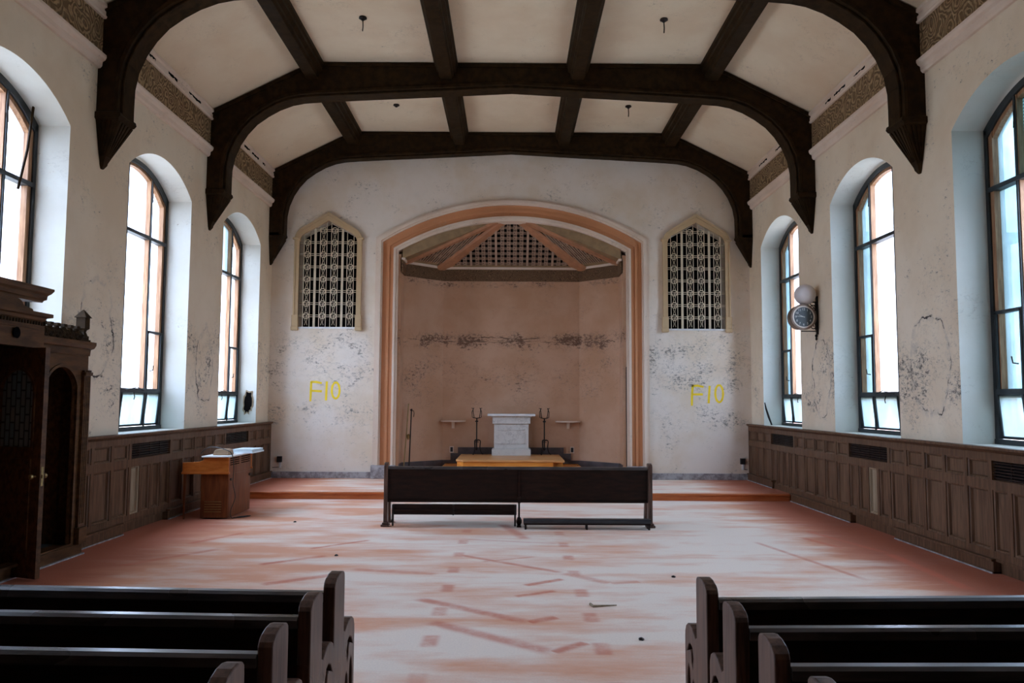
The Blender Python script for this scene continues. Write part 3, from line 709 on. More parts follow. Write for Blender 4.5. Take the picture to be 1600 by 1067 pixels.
# purlins
bays = [(13.11, 16.14, 'bay nearest the altar'), (9.65, 12.76, 'middle ceiling bay'), (6.21, 9.30, 'bay overhead nearest the viewer')]
pn = {-3.29: 'outermost left', -1.08: 'inner left', 1.09: 'inner right', 3.30: 'outermost right'}
for y0, y1, bl in bays:
    for xc in (-3.29, -1.08, 1.09, 3.30):
        sec = [(-.19, 7.33), (-.19, 7.20), (-.165, 7.17), (-.165, 7.12), (-.12, 7.08), (-.12, 7.03), (-.095, 7.00), (-.095, 6.985), (.095, 6.985), (.095, 7.00), (.12, 7.03), (.12, 7.08), (.165, 7.12), (.165, 7.17), (.19, 7.20), (.19, 7.33)]
        m = MB(); m.loft([(xc+a, y0, z) for a, z in sec], [(xc+a, y1, z) for a, z in sec])
        tag(m.build('ceiling_beam', M_beam, loc=(xc, (y0+y1)/2, 7.0)), 'straight dark moulded ceiling beam, %s, in the %s' % (pn[xc], bl), 'ceiling beam', 'straight ceiling beams')
for x, y, lab in ((-2.17, 11.20, 'middle bay, left of centre'), (2.21, 11.20, 'middle bay, right of centre'), (-2.17, 14.62, 'bay by the altar, left of centre'), (2.20, 14.62, 'bay by the altar, right of centre')):
    r = empty('ceiling_hook', (x, y, 7.26), 'small dark lamp hook left in the ceiling, %s' % lab, 'ceiling hook', 'bare lamp hooks on the ceiling')
    m = MB(); m.lathe([(.055, 0), (.06, -.02), (.03, -.035), (.02, -.05)], (x, y, 7.26), 12); pbuild(m, 'mounting_plate', M_iron, r)
    if not (x < 0 and y > 13):
        m = MB(); m.tube([(x, y, 7.22), (x+.005, y, 7.12), (x, y, 7.05)], .009, 6); pbuild(m, 'hanging_wire', M_iron, r)

# friezes --------------------------------------------------------------
fb = [(13.11, 16.14, 'bay nearest the altar'), (9.65, 12.76, 'middle bay'), (6.21, 9.30, 'bay nearest the viewer')]
for s in (-1, 1):
    for y0, y1, bl in fb:
        X = lambda d, s=s: s*(WX-d)
        r = empty('carved_frieze', (s*WX, (y0+y1)/2, 6.0), 'brown carved relief frieze between cream mouldings, top of the %s wall, %s' % ('left' if s < 0 else 'right', bl), 'frieze', 'carved friezes along the side walls')
        m = MB(); m.box(X(0), X(.045), y0, y1, 5.82, 6.29); pbuild(m, 'relief_band', M_frieze, r)
        def mold(secs, nm, mat):
            m = MB(); m.loft([(X(d), y0, z) for d, z in secs], [(X(d), y1, z) for d, z in secs]); return pbuild(m, nm, mat, r)
        mold([(0, 5.66), (.03, 5.665), (.05, 5.69), (.055, 5.74), (.085, 5.76), (.10, 5.79), (.10, 5.82), (.05, 5.84), (0, 5.84)], 'lower_moulding', M_cream)
        mold([(0, 6.27), (.075, 6.275), (.085, 6.30), (.07, 6.32), (.07, 6.385), (.10, 6.40), (.10, 6.44), (0, 6.44)], 'upper_moulding', M_cream)
        yy = y0+.25
        while yy < y1-.5:                                 # broken paint and missing plaster along the top moulding
            L_ = random.uniform(.15, .5)
            if random.random() < .75:
                m = MB(); nseg = 8
                up_ = [(yy+L_*i/nseg, 6.375+random.uniform(-.008, .008)) for i in range(nseg+1)]; lo_ = [(yy+L_*i/nseg, 6.35+random.uniform(-.018, .012)) for i in range(nseg+1)]
                m.strip(up_, lo_, lambda p: (X(.069), p[0], p[1]), lambda p: (X(.0725), p[0], p[1])); pbuild(m, 'broken_gap', M_black, r)
            yy += L_+random.uniform(.05, .5)

# windows ---------------------------------------------------------------
def window(s, yc, idx, z0=SILL, wired=False, cyan=False):
    FX = WX+D
    root = bpy.data.objects.new('window_%d' % idx, None); C.objects.link(root); root.location = (s*FX, yc, z0); root['kind'] = 'structure'
    far = yc+HW; near = yc-HW
    spr = SPR-.04; arcf = arc(HW, spr, RISE, 24, yc)
    def zt(y, inset=0):
        R = (HW*HW+RISE*RISE)/(2*RISE); u = y-yc
        return spr+RISE-R+math.sqrt(max(R*R-u*u, 0))-inset
    m1, m2 = far-.54, far-1.28
    def bx(mb, y0, y1, za, zb, d0, d1): mb.box(s*(FX+d0), s*(FX+d1), y0, y1, za, zb)
    # outer casing
    A = arc(HW+.03, spr+.02, RISE, 24, yc); B = arc(HW-.06, spr-.05, RISE, 24, yc)
    c = MB(); c.strip(A, B, lambda p: (s*FX, p[0], p[1]), lambda p: (s*(FX+.05), p[0], p[1]))
    bx(c, far-.055, far+.03, z0, spr+.03, 0, .05); bx(c, near-.03, near+.055, z0, spr+.03, 0, .05)
    bx(c, near, far, z0-.01, z0+.055, -.01, .06)
    pbuild(c, 'dark_casing', M_steel, root)
    # oak inner frame: jambs, mullions
    f = MB()
    zl = max(z0, 1.86) if z0 < 1.7 else z0
    for y, w_ in ((far-.085, .035), (near+.085, .035), (m1, .028), (m2, .028)):
        zz = [zt(y-w_, .03), zt(y+w_, .03)]
        f.loft([(s*(FX+.02), y-w_, zl), (s*(FX+.02), y+w_, zl), (s*(FX+.14), y+w_, zl), (s*(FX+.14), y-w_, zl)], [(s*(FX+.02), y-w_, zz[0]), (s*(FX+.02), y+w_, zz[1]), (s*(FX+.14), y+w_, zz[1]), (s*(FX+.14), y-w_, zz[0])])
    A = arc(HW-.055, spr-.045, RISE, 24, yc); B = arc(HW-.11, spr-.09, RISE, 24, yc)
    f.strip(A, B, lambda p: (s*(FX+.03), p[0], p[1]), lambda p: (s*(FX+.12), p[0], p[1]))
    pbuild(f, 'oak_frame', M_winwood, root)
    g = MB()
    for y in (m1, m2): bx(g, y-.014, y+.014, z0+.05, zt(y, .06), .004, .022)
    bx(g, near+.03, far-.03, 4.05, 4.10, -.005, .10)
    if z0 < 1.5:
        bx(g, near+.03, far-.03, 1.80, 1.86, -.012, .09); bx(g, m1, far-.05, 2.68, 2.715, 0, .06)
        for a, b in ((m1+.02, m1+.05), (far-.10, far-.06)): bx(g, a, b, 1.86, 2.70, 0, .03)
    pbuild(g, 'transom_bars', M_steel, root)
    # lower hopper lights, leaning into the room
    if z0 < 1.5:
        tl = .13
        for a, b in ((m1+.01, far-.06), (m2+.01, m1-.01), (near+.06, m2-.01)):
            h = MB()
            def q(ya, yb, za, zb):
                t = lambda z: tl*(z-1.31)/.49
                h.loft([(s*(FX+.03-t(za)*0), ya+0, za), (s*(FX+.03), yb, za), (s*(FX+.055), yb, za), (s*(FX+.055), ya, za)], [(s*(FX+.03-t(zb)*.35), ya, zb), (s*(FX+.03-t(zb)*.35), yb, zb), (s*(FX+.055-t(zb)*.35), yb, zb), (s*(FX+.055-t(zb)*.35), ya, zb)])
            q(a, a+.035, 1.32, 1.80); q(b-.035, b, 1.32, 1.80); q(a, b, 1.32, 1.35); q(a, b, 1.765, 1.80)
            if b-a > .6 or a > m1: h.box(s*(FX+.005), s*(FX+.03), a-.012, a+.02, 1.50, 1.72)
            hp = pbuild(h, 'hopper_sash', M_steel, root)
            gp = MB(); gp.loft([(s*(FX+.04), a+.03, 1.33), (s*(FX+.04), b-.03, 1.33), (s*(FX+.044), b-.03, 1.33), (s*(FX+.044), a+.03, 1.33)], [(s*(FX+.0), a+.03, 1.785), (s*(FX+.0), b-.03, 1.785), (s*(FX+.004), b-.03, 1.785), (s*(FX+.004), a+.03, 1.785)])
            gl_ = gp.build('glass_pane', G_low); gl_.parent = hp; gl_.matrix_parent_inverse = Matrix.Identity(4)
        lt = MB(); ym = (m1+m2)/2
        lt.tube([(s*(FX-.02), ym-.28, 1.83), (s*(FX-.05), ym, 1.875), (s*(FX-.02), ym+.28, 1.83)], .006, 6); lt.tube([(s*(FX-.015), ym-.02, 1.80), (s*(FX-.03), ym-.02, 1.74), (s*(FX-.02), ym-.02, 1.70)], .007, 6)
        lt.tube([(s*(FX-.005), m1+.08, 2.12), (s*(FX-.04), m1+.12, 2.13), (s*(FX-.04), m1+.14, 2.20)], .008, 6)
        pbuild(lt, 'casement_latch', M_iron, root)
    # fixed panes
    cells = [(m1+.025, far-.115), (m2+.025, m1-.025), (near+.115, m2-.025)]
    rows = [(1.86 if z0 < 1.5 else z0+.05, 4.05), (4.10, None)]
    for ci, (a, b) in enumerate(cells):
        for ri, (za, zb) in enumerate(rows):
            if zb: P = [(a, za), (b, za), (b, zb), (a, zb)]
            else: P = [(a, za), (b, za)]+[(b+(a-b)*i/8, zt(b+(a-b)*i/8, .09)) for i in range(9)]
            g = MB(); g.loft([(s*(FX+.085), y, z) for y, z in P], [(s*(FX+.09), y, z) for y, z in P])
            mat = G_white
            if cyan and ci != 1: mat = G_cyan
            if wired and ri == 1 and ci == 1: mat = G_wire
            if (idx in (1, 4)) and ri == 1 and ci == 1: mat = G_low
            pbuild(g, 'glass_pane', mat, root)
    st = MB(); st.tube([(s*(FX-.005), m1-.03, 4.86), (s*(FX-.02), m1-.06, 4.70), (s*(FX-.01), m1-.01, 4.62), (s*(FX-.005), m1-.02, 4.80)], .007, 6); pbuild(st, 'stay_arm', M_iron, root)
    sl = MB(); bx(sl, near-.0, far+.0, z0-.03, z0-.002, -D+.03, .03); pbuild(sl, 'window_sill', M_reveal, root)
    # reveal lining
    lo = arch_loop(yc, HW-.002, z0, SPR-.002, RISE, 24); 
    return root
n_ = 1
for s in (-1, 1):
    for yc in WIN[:5]:
        z0 = 2.34 if (s < 0 and yc == WIN[2]) else SILL
        window(s, yc, n_, z0, wired=(s > 0 and yc == WIN[2]), cyan=(s > 0)); n_ += 1
# leaning stick in the third left window, broken hole in the reveal
m = MB(); m.tube([(-5.30, 8.42, 3.95), (-5.27, 8.50, 4.4), (-5.28, 8.60, 5.02)], .014, 6); tag(m.build('window_pole', M_beam), 'thin dark stick leaning across the upper light of the near left window', 'stick')
wl = bpy.data.objects['wall_left']
m = MB(); rr_ = [random.uniform(.82, 1.12) for _ in range(28)]; pts = [(-5.13+.075*rr_[i]*(1 if math.cos(t) > 0 else -1)*abs(math.cos(t))**.6+.015*math.sin(t), 1.66+.20*rr_[i]*(1 if math.sin(t) > 0 else -1)*abs(math.sin(t))**.7) for i, t in enumerate([2*math.pi*i/28 for i in range(28)])]
m.loft([(x, WIN[0]+HW-.004, z) for x, z in pts], [(x, WIN[0]+HW+.001, z) for x, z in pts]); o = m.build('broken_hole', M_black, wl); o['label'] = 'jagged black hole in the plaster window reveal'
m = MB(); P2 = [(x+(x+5.13)*.35+random.uniform(-.008, .008), z+(z-1.66)*.16) for x, z in pts]
m.strip(pts+pts[:1], P2+P2[:1], lambda p: (p[0], WIN[0]+HW-.008, p[1]), lambda p: (p[0], WIN[0]+HW+.001, p[1])); m.build('crumbled_edge', M_bare, wl)

# wainscot ----------------------------------------------------------------
VC = [14.41, 10.98, 7.56, 4.13]
def wainscot(s, ya, label, pale):
    X = lambda d: s*(WX-d)
    root = empty('wood_panelling', (s*WX, (ya+YB)/2, 0), label, 'wall panelling')
    cols_low, cols_up, vents = [], [], []
    for i, v in enumerate(VC):
        a, b = v-.62, v+.62
        if b < ya: continue
        vents.append((max(a, ya), b))
        for k_ in range(4): cols_low.append((a+.31*k_, a+.31*(k_+1), i, k_))
        nb = YB if i == 0 else VC[i-1]-.62; nn = 3 if i == 0 else 5; pt = (nb-b)/nn
        for k_ in range(nn): cols_low.append((b+pt*k_, b+pt*(k_+1), -1, k_)); cols_up.append((b+pt*k_, b+pt*(k_+1)))
    i = [j for j, v in enumerate(VC) if v+.62 < ya]      # part bay at the near end
    if s < 0:
        a = VC[1]-.62; n3 = 3; pt = (a-ya)/n3
        cols_low = [c for c in cols_low if c[0] >= a-.01]; cols_up = [c for c in cols_up if c[0] >= a-.01]; vents = [v for v in vents if v[0] >= a-.01]
        for k_ in range(n3): cols_low.append((ya+pt*k_, ya+pt*(k_+1), -1, k_)); cols_up.append((ya+pt*k_, ya+pt*(k_+1)))
    m = MB(); m.box(X(0), X(.035), ya, YB-.001, .0, 1.24); pbuild(m, 'backing_board', M_oak, root)
    st = .035; f = MB()
    for za, zb in ((.12, .22), (.83, .93), (1.125, 1.20)): f.box(X(.03), X(.080), ya, YB-.001, za, zb)
    f.box(X(.03), X(.085), ya, YB-.001, .12, .15)
    for y in sorted({round(q, 2) for c in cols_low for q in c[:2]}):
        f.box(X(.03), X(.079), max(y-st, ya), min(y+st, YB-.001), .22, .83)
    for y in sorted({round(q, 2) for c in cols_up for q in c[:2]}):
        f.box(X(.03), X(.0785), max(y-st, ya), min(y+st, YB-.001), .93, 1.125)
    pbuild(f, 'rails_and_stiles', M_oak, root, weld=False)
    m = MB(); sec = [(0, 1.20), (.072, 1.20), (.085, 1.215), (.10, 1.225), (.115, 1.235), (.115, 1.26), (0, 1.26)]
    m.loft([(X(d), ya, z) for d, z in sec], [(X(d), YB-.001, z) for d, z in sec]); pbuild(m, 'cap_rail', M_oak, root)
    def panel(a, b, za, zb, mat, nm):
        a += st; b -= st; t = .018
        L0 = [(a, za), (b, za), (b, zb), (a, zb)]; L1 = [(a+t, za+t), (b-t, za+t), (b-t, zb-t), (a+t, zb-t)]; L2 = [(a+t*1.6, za+t*1.6), (b-t*1.6, za+t*1.6), (b-t*1.6, zb-t*1.6), (a+t*1.6, zb-t*1.6)]
        m = MB(); R = [[m.bm.verts.new((X(d), y, z)) for y, z in L] for L, d in ((L0, .034), (L0, .070), (L1, .062), (L2, .038))]
        for p, q in zip(R, R[1:]):
            for j in range(4): m.bm.faces.new((p[j], p[(j+1) % 4], q[(j+1) % 4], q[j]))
        m.bm.faces.new(R[-1]); m.bm.faces.new(R[0][::-1])
        return pbuild(m, nm, mat, root)
    for a, b, i, k_ in cols_low:
        pl_ = (i, k_) == pale
        o = panel(a, b, .22, .83, M_bare if pl_ else M_oakp, 'tall_panel')
        if pl_: o['label'] = 'bare pale unvarnished panel'
    for a, b in cols_up: panel(a, b, .93, 1.125, M_oakp, 'small_panel')
    for a, b in vents:
        v = MB()
        for k_ in range(6): z = .955+.03*k_; v.loft([(X(.03), a+.03, z), (X(.03), b-.03, z), (X(.03), b-.03, z+.006), (X(.03), a+.03, z+.006)], [(X(.062), a+.03, z-.008), (X(.062), b-.03, z-.008), (X(.062), b-.03, z+.004), (X(.062), a+.03, z+.004)])
        for q in (.25, .5, .75): y = a+(b-a)*q; v.box(X(.03), X(.05), y-.006, y+.006, .94, 1.125)
        v.box(X(.03), X(.067), a, a+.03, .93, 1.125); v.box(X(.03), X(.067), b-.03, b, .93, 1.125)
        pbuild(v, 'vent_grille', M_pew, root, weld=False)
        v = MB(); v.box(X(.0355), X(.038), a+.02, b-.02, .935, 1.122); pbuild(v, 'vent_opening', M_black, root)
    boxes = [(14.86, YB-.04, PZ)]+[b for b in ((11.48, 13.90, 0), (8.12, 10.16, 0), (4.8, 6.7, 0)) if b[1] > ya]
    for a, b, zb in boxes:
        if s < 0 and zb == 0 and a < ya: a = ya
        a = max(a, ya)
        m = MB(); m.box(X(.0), X(.115), a, b, zb, zb+.12); m.box(X(.0), X(.135), a, b+.0, zb+.12, zb+.145); m.box(X(0), X(.125), a, b, zb, zb+.025)
        pbuild(m, 'base_box', M_oak, root, bevel=.006)
        m = MB(); m.box(X(.115), X(.13), a-.0, b, zb, zb+.014); pbuild(m, 'carpet_edge_strip', M_stone, root)
    return root
wainscot(1, 3.2, 'long dark oak wall panelling with vents along the right wall', (1, 1))
wainscot(-1, 8.965, 'dark oak wall panelling with vents behind the organ along the left wall', (1, 0))

# confessional ------------------------------------------------------------
CF = -4.74; ca = 5.7; cb = 8.95
cf = empty('confessional', (-4.95, 7.4, 0), 'tall dark carved wooden confessional with open door at the left wall', 'confessional')
m = MB()
m.box(-5.75, -5.70, ca, cb-.05, .0, 2.27); m.box(-5.70, CF-.05, ca, ca+.05, 0, 2.27); m.box(-5.70, -4.975, cb-.09, cb-.05, 0, 2.27); m.box(-4.975, CF-.05, cb-.05, cb, .12, 2.27)
m.box(-5.75, CF-.05, ca, cb-.05, 2.27, 2.32); m.box(-5.70, CF-.05, 7.93, 7.97, .12, 2.27)
pbuild(m, 'carcass', M_conf, cf)
m = MB(); m.box(-5.70, CF-.02, ca+.05, cb-.05, .0, .12); pbuild(m, 'booth_floor', plain('worn_teal_lino', (.05, .075, .085), .6, 0, .3), cf)
m = MB(); m.box(-4.95, CF+.02, ca, cb, .0, .125); pbuild(m, 'step_board', M_conf, cf, bevel=.008)
m = MB(); m.box(CF+.02, CF+.05, ca, cb, 0, .014); pbuild(m, 'carpet_edge_strip', M_stone, cf)
f0 = lambda p: (CF, p[0], p[1]); f1 = lambda p: (CF-.05, p[0], p[1])
m = MB(); m.plate([(7.90, .125), (7.90, 2.28), (cb, 2.28), (cb, .125)], [arch_loop(8.43, .30, .14, 1.84, .20, 14)], f0, f1); pbuild(m, 'side_bay_front', M_conf, cf)
A = arch_loop(8.43, .33, .15, 1.85, .22, 14); B = arch_loop(8.43, .30, .15, 1.84, .20, 14)
m = MB(); m.strip(A, B, lambda p: (CF+.012, p[0], p[1]), lambda p: (CF-.01, p[0], p[1])); pbuild(m, 'arch_moulding', M_conf, cf)
m = MB(); m.box(CF, CF+.035, 8.82, cb+.005, .30, 2.02); m.box(CF-.01, CF+.06, 8.80, cb+.01, .125, .30)
for k_ in range(3): m.box(CF+.035, CF+.043, 8.84+.035*k_, 8.858+.035*k_, .34, 1.95)
m.box(CF-.01, CF+.055, 8.81, cb+.01, 1.96, 2.0); m.lathe([(.03, -.0), (.045, .02), (.05, .06)], (CF+.02, 8.89, 1.96), 10)
pbuild(m, 'pilaster', M_conf, cf, bevel=.004)
def cornice(x0, y0, y1, z, d, nm, end=True):
    m = MB(); sec = [(0, -.12), (.02, -.12), (.025, -.05), (.05, -.035), (.06, -.01), (d, .0), (d, .035), (0, .035)]
    m.loft([(x0+a, y0, z+b) for a, b in sec], [(x0+a, y1+(a if end else 0), z+b) for a, b in sec]); return pbuild(m, nm, M_conf, cf)
cornice(CF, 7.92, cb-.03, 2.30, .065, 'side_cornice')
# cresting of carved leaves
m = MB(); yy = 8.00
while yy < 8.74:
    m.lathe([(.0, -.01), (.045, .02), (.05, .06), (.025, .09), (.035, .11), (.015, .13), (0.001, .14)], (CF+.02, yy, 2.335), 8)
    for q in range(3): m.tube([(CF+.04, yy+.02*q, 2.34), (CF+.07, yy+.03*q, 2.39), (CF+.05, yy+.01*q, 2.43)], .012, 5)
    m.box(CF-.02, CF+.05, yy-.03, yy+.03, 2.46, 2.49); yy += .125
m.box(CF-.03, CF+.04, 7.94, 8.84, 2.33, 2.37)
pbuild(m, 'carved_cresting', M_beam, cf, weld=False)
m = MB(); yc = 8.80
m.loops([[(CF+x*k_, yc+y*k_, z) for x, y in ((-.05, -.05), (.05, -.05), (.05, .05), (-.05, .05))] for k_, z in ((.4, 2.34), (.9, 2.38), (.5, 2.44), (.6, 2.46), (1.0, 2.48), (1.0, 2.60), (1.35, 2.60), (.1, 2.69))])
m.box(CF-.02, CF+.03, 8.80, 8.92, 2.335, 2.36); m.box(CF-.02, CF+.03, 8.80, 8.88, 2.36, 2.40)
pbuild(m, 'finial', M_beam, cf)
# centre bay
CC = -4.64
m = MB(); m.plate([(6.40, .125), (6.40, 2.50), (7.91, 2.50), (7.91, .125)], [[(6.60, .15), (6.60, 2.20), (7.84, 2.20), (7.84, .15)]], lambda p: (CC, p[0], p[1]), lambda p: (CC-.13, p[0], p[1])); pbuild(m, 'centre_bay_front', M_conf, cf)
m = MB(); m.box(-4.965, CC-.02, 6.40, 7.91, 2.33, 2.495); pbuild(m, 'centre_bay_top', M_conf, cf)
cornice(CC, 6.35, 7.78, 2.50, .10, 'centre_cornice')
m = MB(); y = 6.5
while y < 7.86: m.box(CC, CC+.035, y, y+.022, 2.42, 2.47); y += .045
pbuild(m, 'dentil_row', M_beam, cf, weld=False)
m = MB(); m.lathe([(.001, 0), (.02, .0), (.05, .01), (.055, .02), (.03, .03)], (0, 0, 0), 12, 'y'); o = pbuild(m, 'rosette', M_black, cf)
o.matrix_parent_inverse = Matrix.Identity(4); o.location = (CC+.0+4.95-.0, 7.44-7.4, 2.32); o.rotation_euler = (0, 0, -math.pi/2)
m = MB(); P = [(6.3, 2.53), (7.72, 2.53), (7.70, 2.57), (7.60, 2.585), (7.56, 2.59), (7.52, 2.63), (7.44, 2.655), (7.38, 2.69), (6.3, 2.69)]
m.loft([(CC-.10, y, z) for y, z in P], [(CC+.0, y, z) for y, z in P]); pbuild(m, 'stepped_pediment', M_conf, cf)
m = MB(); sec = [(-.14, 2.65), (.0, 2.65), (.01, 2.67), (.03, 2.68), (.035, 2.72), (.06, 2.74), (.08, 2.77), (.08, 2.79), (-.14, 2.79)]
m.loft([(CC+a, 5.9, z-.0) for a, z in sec], [(CC+a, 7.85+(a*.8), z) for a, z in sec]); pbuild(m, 'top_cornice', M_conf, cf)
# open door
dr = bpy.data.objects.new('door', None); C.objects.link(dr); dr.parent = cf; dr.location = (-4.41+4.95, 7.63-7.4, .0); dr.rotation_euler = (0, 0, math.atan2(.26, -.67))
th = .048; W_ = .72
m = MB(); hole = arch_loop(.355, .225, 1.24, 1.78, .20, 14)
m.plate([(0, .02), (0, 2.19), (W_, 2.19), (W_, .02)], [hole], lambda p: (p[0], 0, p[1]), lambda p: (p[0], th, p[1])); dd = m.build('door_leaf', M_conf, dr)
m = MB(); m.strip(arch_loop(.355, .25, 1.215, 1.79, .215, 14), arch_loop(.355, .225, 1.24, 1.78, .20, 14), lambda p: (p[0], -.012, p[1]), lambda p: (p[0], .0, p[1])); m.strip(arch_loop(.355, .25, 1.215, 1.79, .215, 14), arch_loop(.355, .225, 1.24, 1.78, .20, 14), lambda p: (p[0], th, p[1]), lambda p: (p[0], th+.012, p[1]))
for sy in (-.014, th): m.box(.12, .60, sy, sy+.014, .22, .27); m.box(.12, .60, sy, sy+.014, 1.08, 1.13); m.box(.12, .16, sy, sy+.014, .27, 1.08); m.box(.56, .60, sy, sy+.014, .27, 1.08)
m.build('door_moulding', M_conf, dr)
m = MB(); P = arch_loop(.355, .224, 1.241, 1.779, .199, 14); m.loft([(a, .022, z) for a, z in P], [(a, .028, z) for a, z in P]); m.build('leaded_pane', M_lead, dr)
m = MB()
for sy, sg in ((0, -1), (th, 1)): m.cyl((.055, sy, .97), (.055, sy+sg*.04, .97), .009, .009, 8); m.lathe([(.001, 0), (.02, .004), (.026, .015), (.022, .03), (.001, .036)], (.055, sy+(.03 if sg > 0 else -.066), .97), 12, 'y')
m.build('door_knob', M_brass, dr)
m = MB(); m.box(-.003, .0, .012, .036, .88, 1.06); m.box(-.012, -.0, .018, .030, .955, .985); m.build('lock_plate', M_brass, dr)
dr.name = 'booth_door'

# pews ------------------------------------------------------------------
def rail_bar(m, x0, x1, y0, y1, z0, z1, r=.012):
    sec = [(y0, z0), (y0, z1-r), (y0+r, z1), (y1-r, z1), (y1, z1-r), (y1, z0)]
    m.loft([(x0, y, z) for y, z in sec], [(x1, y, z) for y, z in sec])
def pew_end_mesh(t):
    out = [(0, 0), (0, .842), (.008, .858), (.035, .878), (.075, .890), (.12, .893), (.155, .886), (.172, .870), (.175, .845), (.175, .60), (.195, .592), (.215, .605), (.25, .622), (.29, .632), (.33, .628), (.36, .612), (.375, .585), (.38, .55), (.38, .0)]
    def lens(cx, cz, w_, h_, n=12): return [(cx+w_*math.sin(2*math.pi*i/n), cz+h_*math.cos(2*math.pi*i/n)) for i in range(n)]
    ear = [(.245, .44), (.235, .49), (.25, .53), (.285, .545), (.32, .53), (.345, .495), (.315, .505), (.29, .515), (.27, .50), (.262, .46)]
    holes = [ear, lens(.235, .27, .028, .12), lens(.315, .31, .028, .13)]
    m = MB(); m.plate(out, holes, lambda p: (0, p[0], p[1]), lambda p: (t, p[0], p[1])); return m
def pew(name, loc, sgn, rz, label, L_=3.55):
    r = empty(name, loc, label, 'pew', 'dark pews crowded together at the picture bottom', rz)
    e1 = pew_end_mesh(sgn*.055).build('end_panel', M_pewend, r, bevel=.007)
    m = pew_end_mesh(sgn*.055); e2 = m.build('end_panel', M_pewend, r, bevel=.007); e2.location.x = sgn*(L_-.055)
    x0, x1 = sgn*.055, sgn*(L_-.055)
    m = MB(); m.loft([(x0, .02, .30), (x0, .045, .30), (x0, .035, .785), (x0, .01, .785)], [(x1, .02, .30), (x1, .045, .30), (x1, .035, .785), (x1, .01, .785)]); m.build('backrest', M_pew, r)
    m = MB(); rail_bar(m, x0, x1, -.012, .05, .775, .82); m.build('top_rail', M_pewt, r)
    m = MB(); rail_bar(m, x0, x1, .05, .37, .40, .43, .008); m.build('seat', M_pew, r)
    return r
M_pewt = wood('worn_pew_rail', (.030, .024, .022), (.085, .070, .064), .30, (1.2, 8, 8), 3, .6)
for (lx, ly, a, lb) in ((-.80, 3.735, -3.3, 'dark pew of the left block nearest the altar, end panel upright at its right'), (-.805, 3.315, -2.7, 'second dark pew from the altar in the left block'), (-.82, 2.84, -2.3, 'third dark pew from the altar in the left block'), (-.835, 2.40, -2.0, 'dark pew of the left block nearest the viewer, only its end top shows')):
    pew('church_pew', (lx, ly, 0), -1, math.radians(a), lb)
for (lx, ly, a, lb) in ((.885, 3.64, 2.6, 'dark pew of the right block nearest the altar, carved end panel in full view'), (.885, 3.185, 1.5, 'second dark pew from the altar in the right block'), (.89, 2.735, .8, 'third dark pew from the altar in the right block'), (.90, 2.29, .6, 'dark pew of the right block nearest the viewer, only its end top shows')):
    pew('church_pew', (lx, ly, 0), 1, math.radians(a), lb)
# the long pew before the altar
cp = empty('long_pew', (.12, 11.1, 0), 'long dark wooden pew with padded kneelers standing alone before the altar step', 'pew')
Y0 = 10.98
m = MB(); m.loft([(-1.66, Y0+.03, .325), (-1.66, Y0+.055, .325), (-1.66, Y0+.03, .775), (-1.66, Y0+.005, .775)], [(1.885, Y0+.03, .325), (1.885, Y0+.055, .325), (1.885, Y0+.03, .775), (1.885, Y0+.005, .775)]); pbuild(m, 'backrest', M_pew, cp)
m = MB(); rail_bar(m, -1.66, 1.885, Y0-.02, Y0+.05, .770, .808); pbuild(m, 'top_rail', M_pewt, cp)
m = MB(); rail_bar(m, -1.66, 1.885, Y0-.0, Y0+.04, .325, .35, .004); pbuild(m, 'bottom_rail', M_pew, cp)
m = MB(); rail_bar(m, -1.66, 1.885, Y0+.06, Y0+.46, .41, .44, .008); pbuild(m, 'seat', M_pew, cp)
for x0, x1 in ((-1.712, -1.66), (1.885, 1.945)):
    m = MB(); P = [(0, .0), (0, .82), (.02, .845), (.08, .86), (.12, .85), (.13, .80), (.13, .62), (.40, .60), (.42, .55), (.42, .42), (.34, .36), (.40, .08), (.44, .0), (.33, .0), (.25, .36), (.12, .36), (.10, .04), (.12, 0)]
    m.loft([(x0, Y0-.03+a, z) for a, z in P], [(x1, Y0-.03+a, z) for a, z in P]); pbuild(m, 'end_panel', M_pewend, cp, bevel=.006)
    m = MB(); m.box(x0-.03, x1+.03, Y0-.07, Y0+.07, .0, .03); m.box(x0-.015, x1+.015, Y0-.05, Y0+.06, .03, .055); m.box(x0-.015, x1+.015, Y0+.33, Y0+.45, .0, .03); pbuild(m, 'foot_block', M_pewend, cp, bevel=.008)
m = MB(); m.box(.118, .142, Y0-.012, Y0+.06, .0, .79); m.box(.11, .15, Y0-.015, Y0+.40, .32, .40); m.box(.10, .16, Y0-.05, Y0+.05, 0, .02); m.lathe([(.02, 0), (.04, .04), (.04, .07), (.02, .11)], (.13, Y0+.0, .02), 10); pbuild(m, 'centre_support', M_pew, cp)
# kneelers
k1 = bpy.data.objects.new('kneeler', None)
m = MB(); m.box(-1.59, .095, Y0-.06, Y0-.03, .165, .305); m.box(-1.59, .095, Y0-.09, Y0-.06, .215, .235); k = pbuild(m, 'raised_kneeler', M_pew, cp, bevel=.004)
m = MB(); m.box(-1.57, .08, Y0-.03, Y0+.02, .17, .30)
o = m.build('kneeler_pad', M_pad, None, bevel=.01); o.parent = k
for x in (-1.575, -.76, .075):
    m = MB(); m.box(x-.012, x+.012, Y0-.10, Y0-.06, .165 if x == -.76 else .02, .30); o = m.build('kneeler_leg', M_iron); o.parent = k
m = MB(); m.box(.19, 1.88, Y0-.24, Y0-.10, .062, .085); k = pbuild(m, 'lowered_kneeler', M_pew, cp, bevel=.004)
m = MB(); rail_bar(m, .185, 1.885, Y0-.25, Y0-.09, .085, .135, .02); o = m.build('kneeler_pad', M_pad); o.parent = k
for x in (.215, 1.03, 1.86):
    m = MB(); m.box(x-.012, x+.012, Y0-.24, Y0-.21, 0, .07); m.box(x-.012, x+.012, Y0-.14, Y0-.11, 0, .07); o = m.build('kneeler_leg', M_iron); o.parent = k

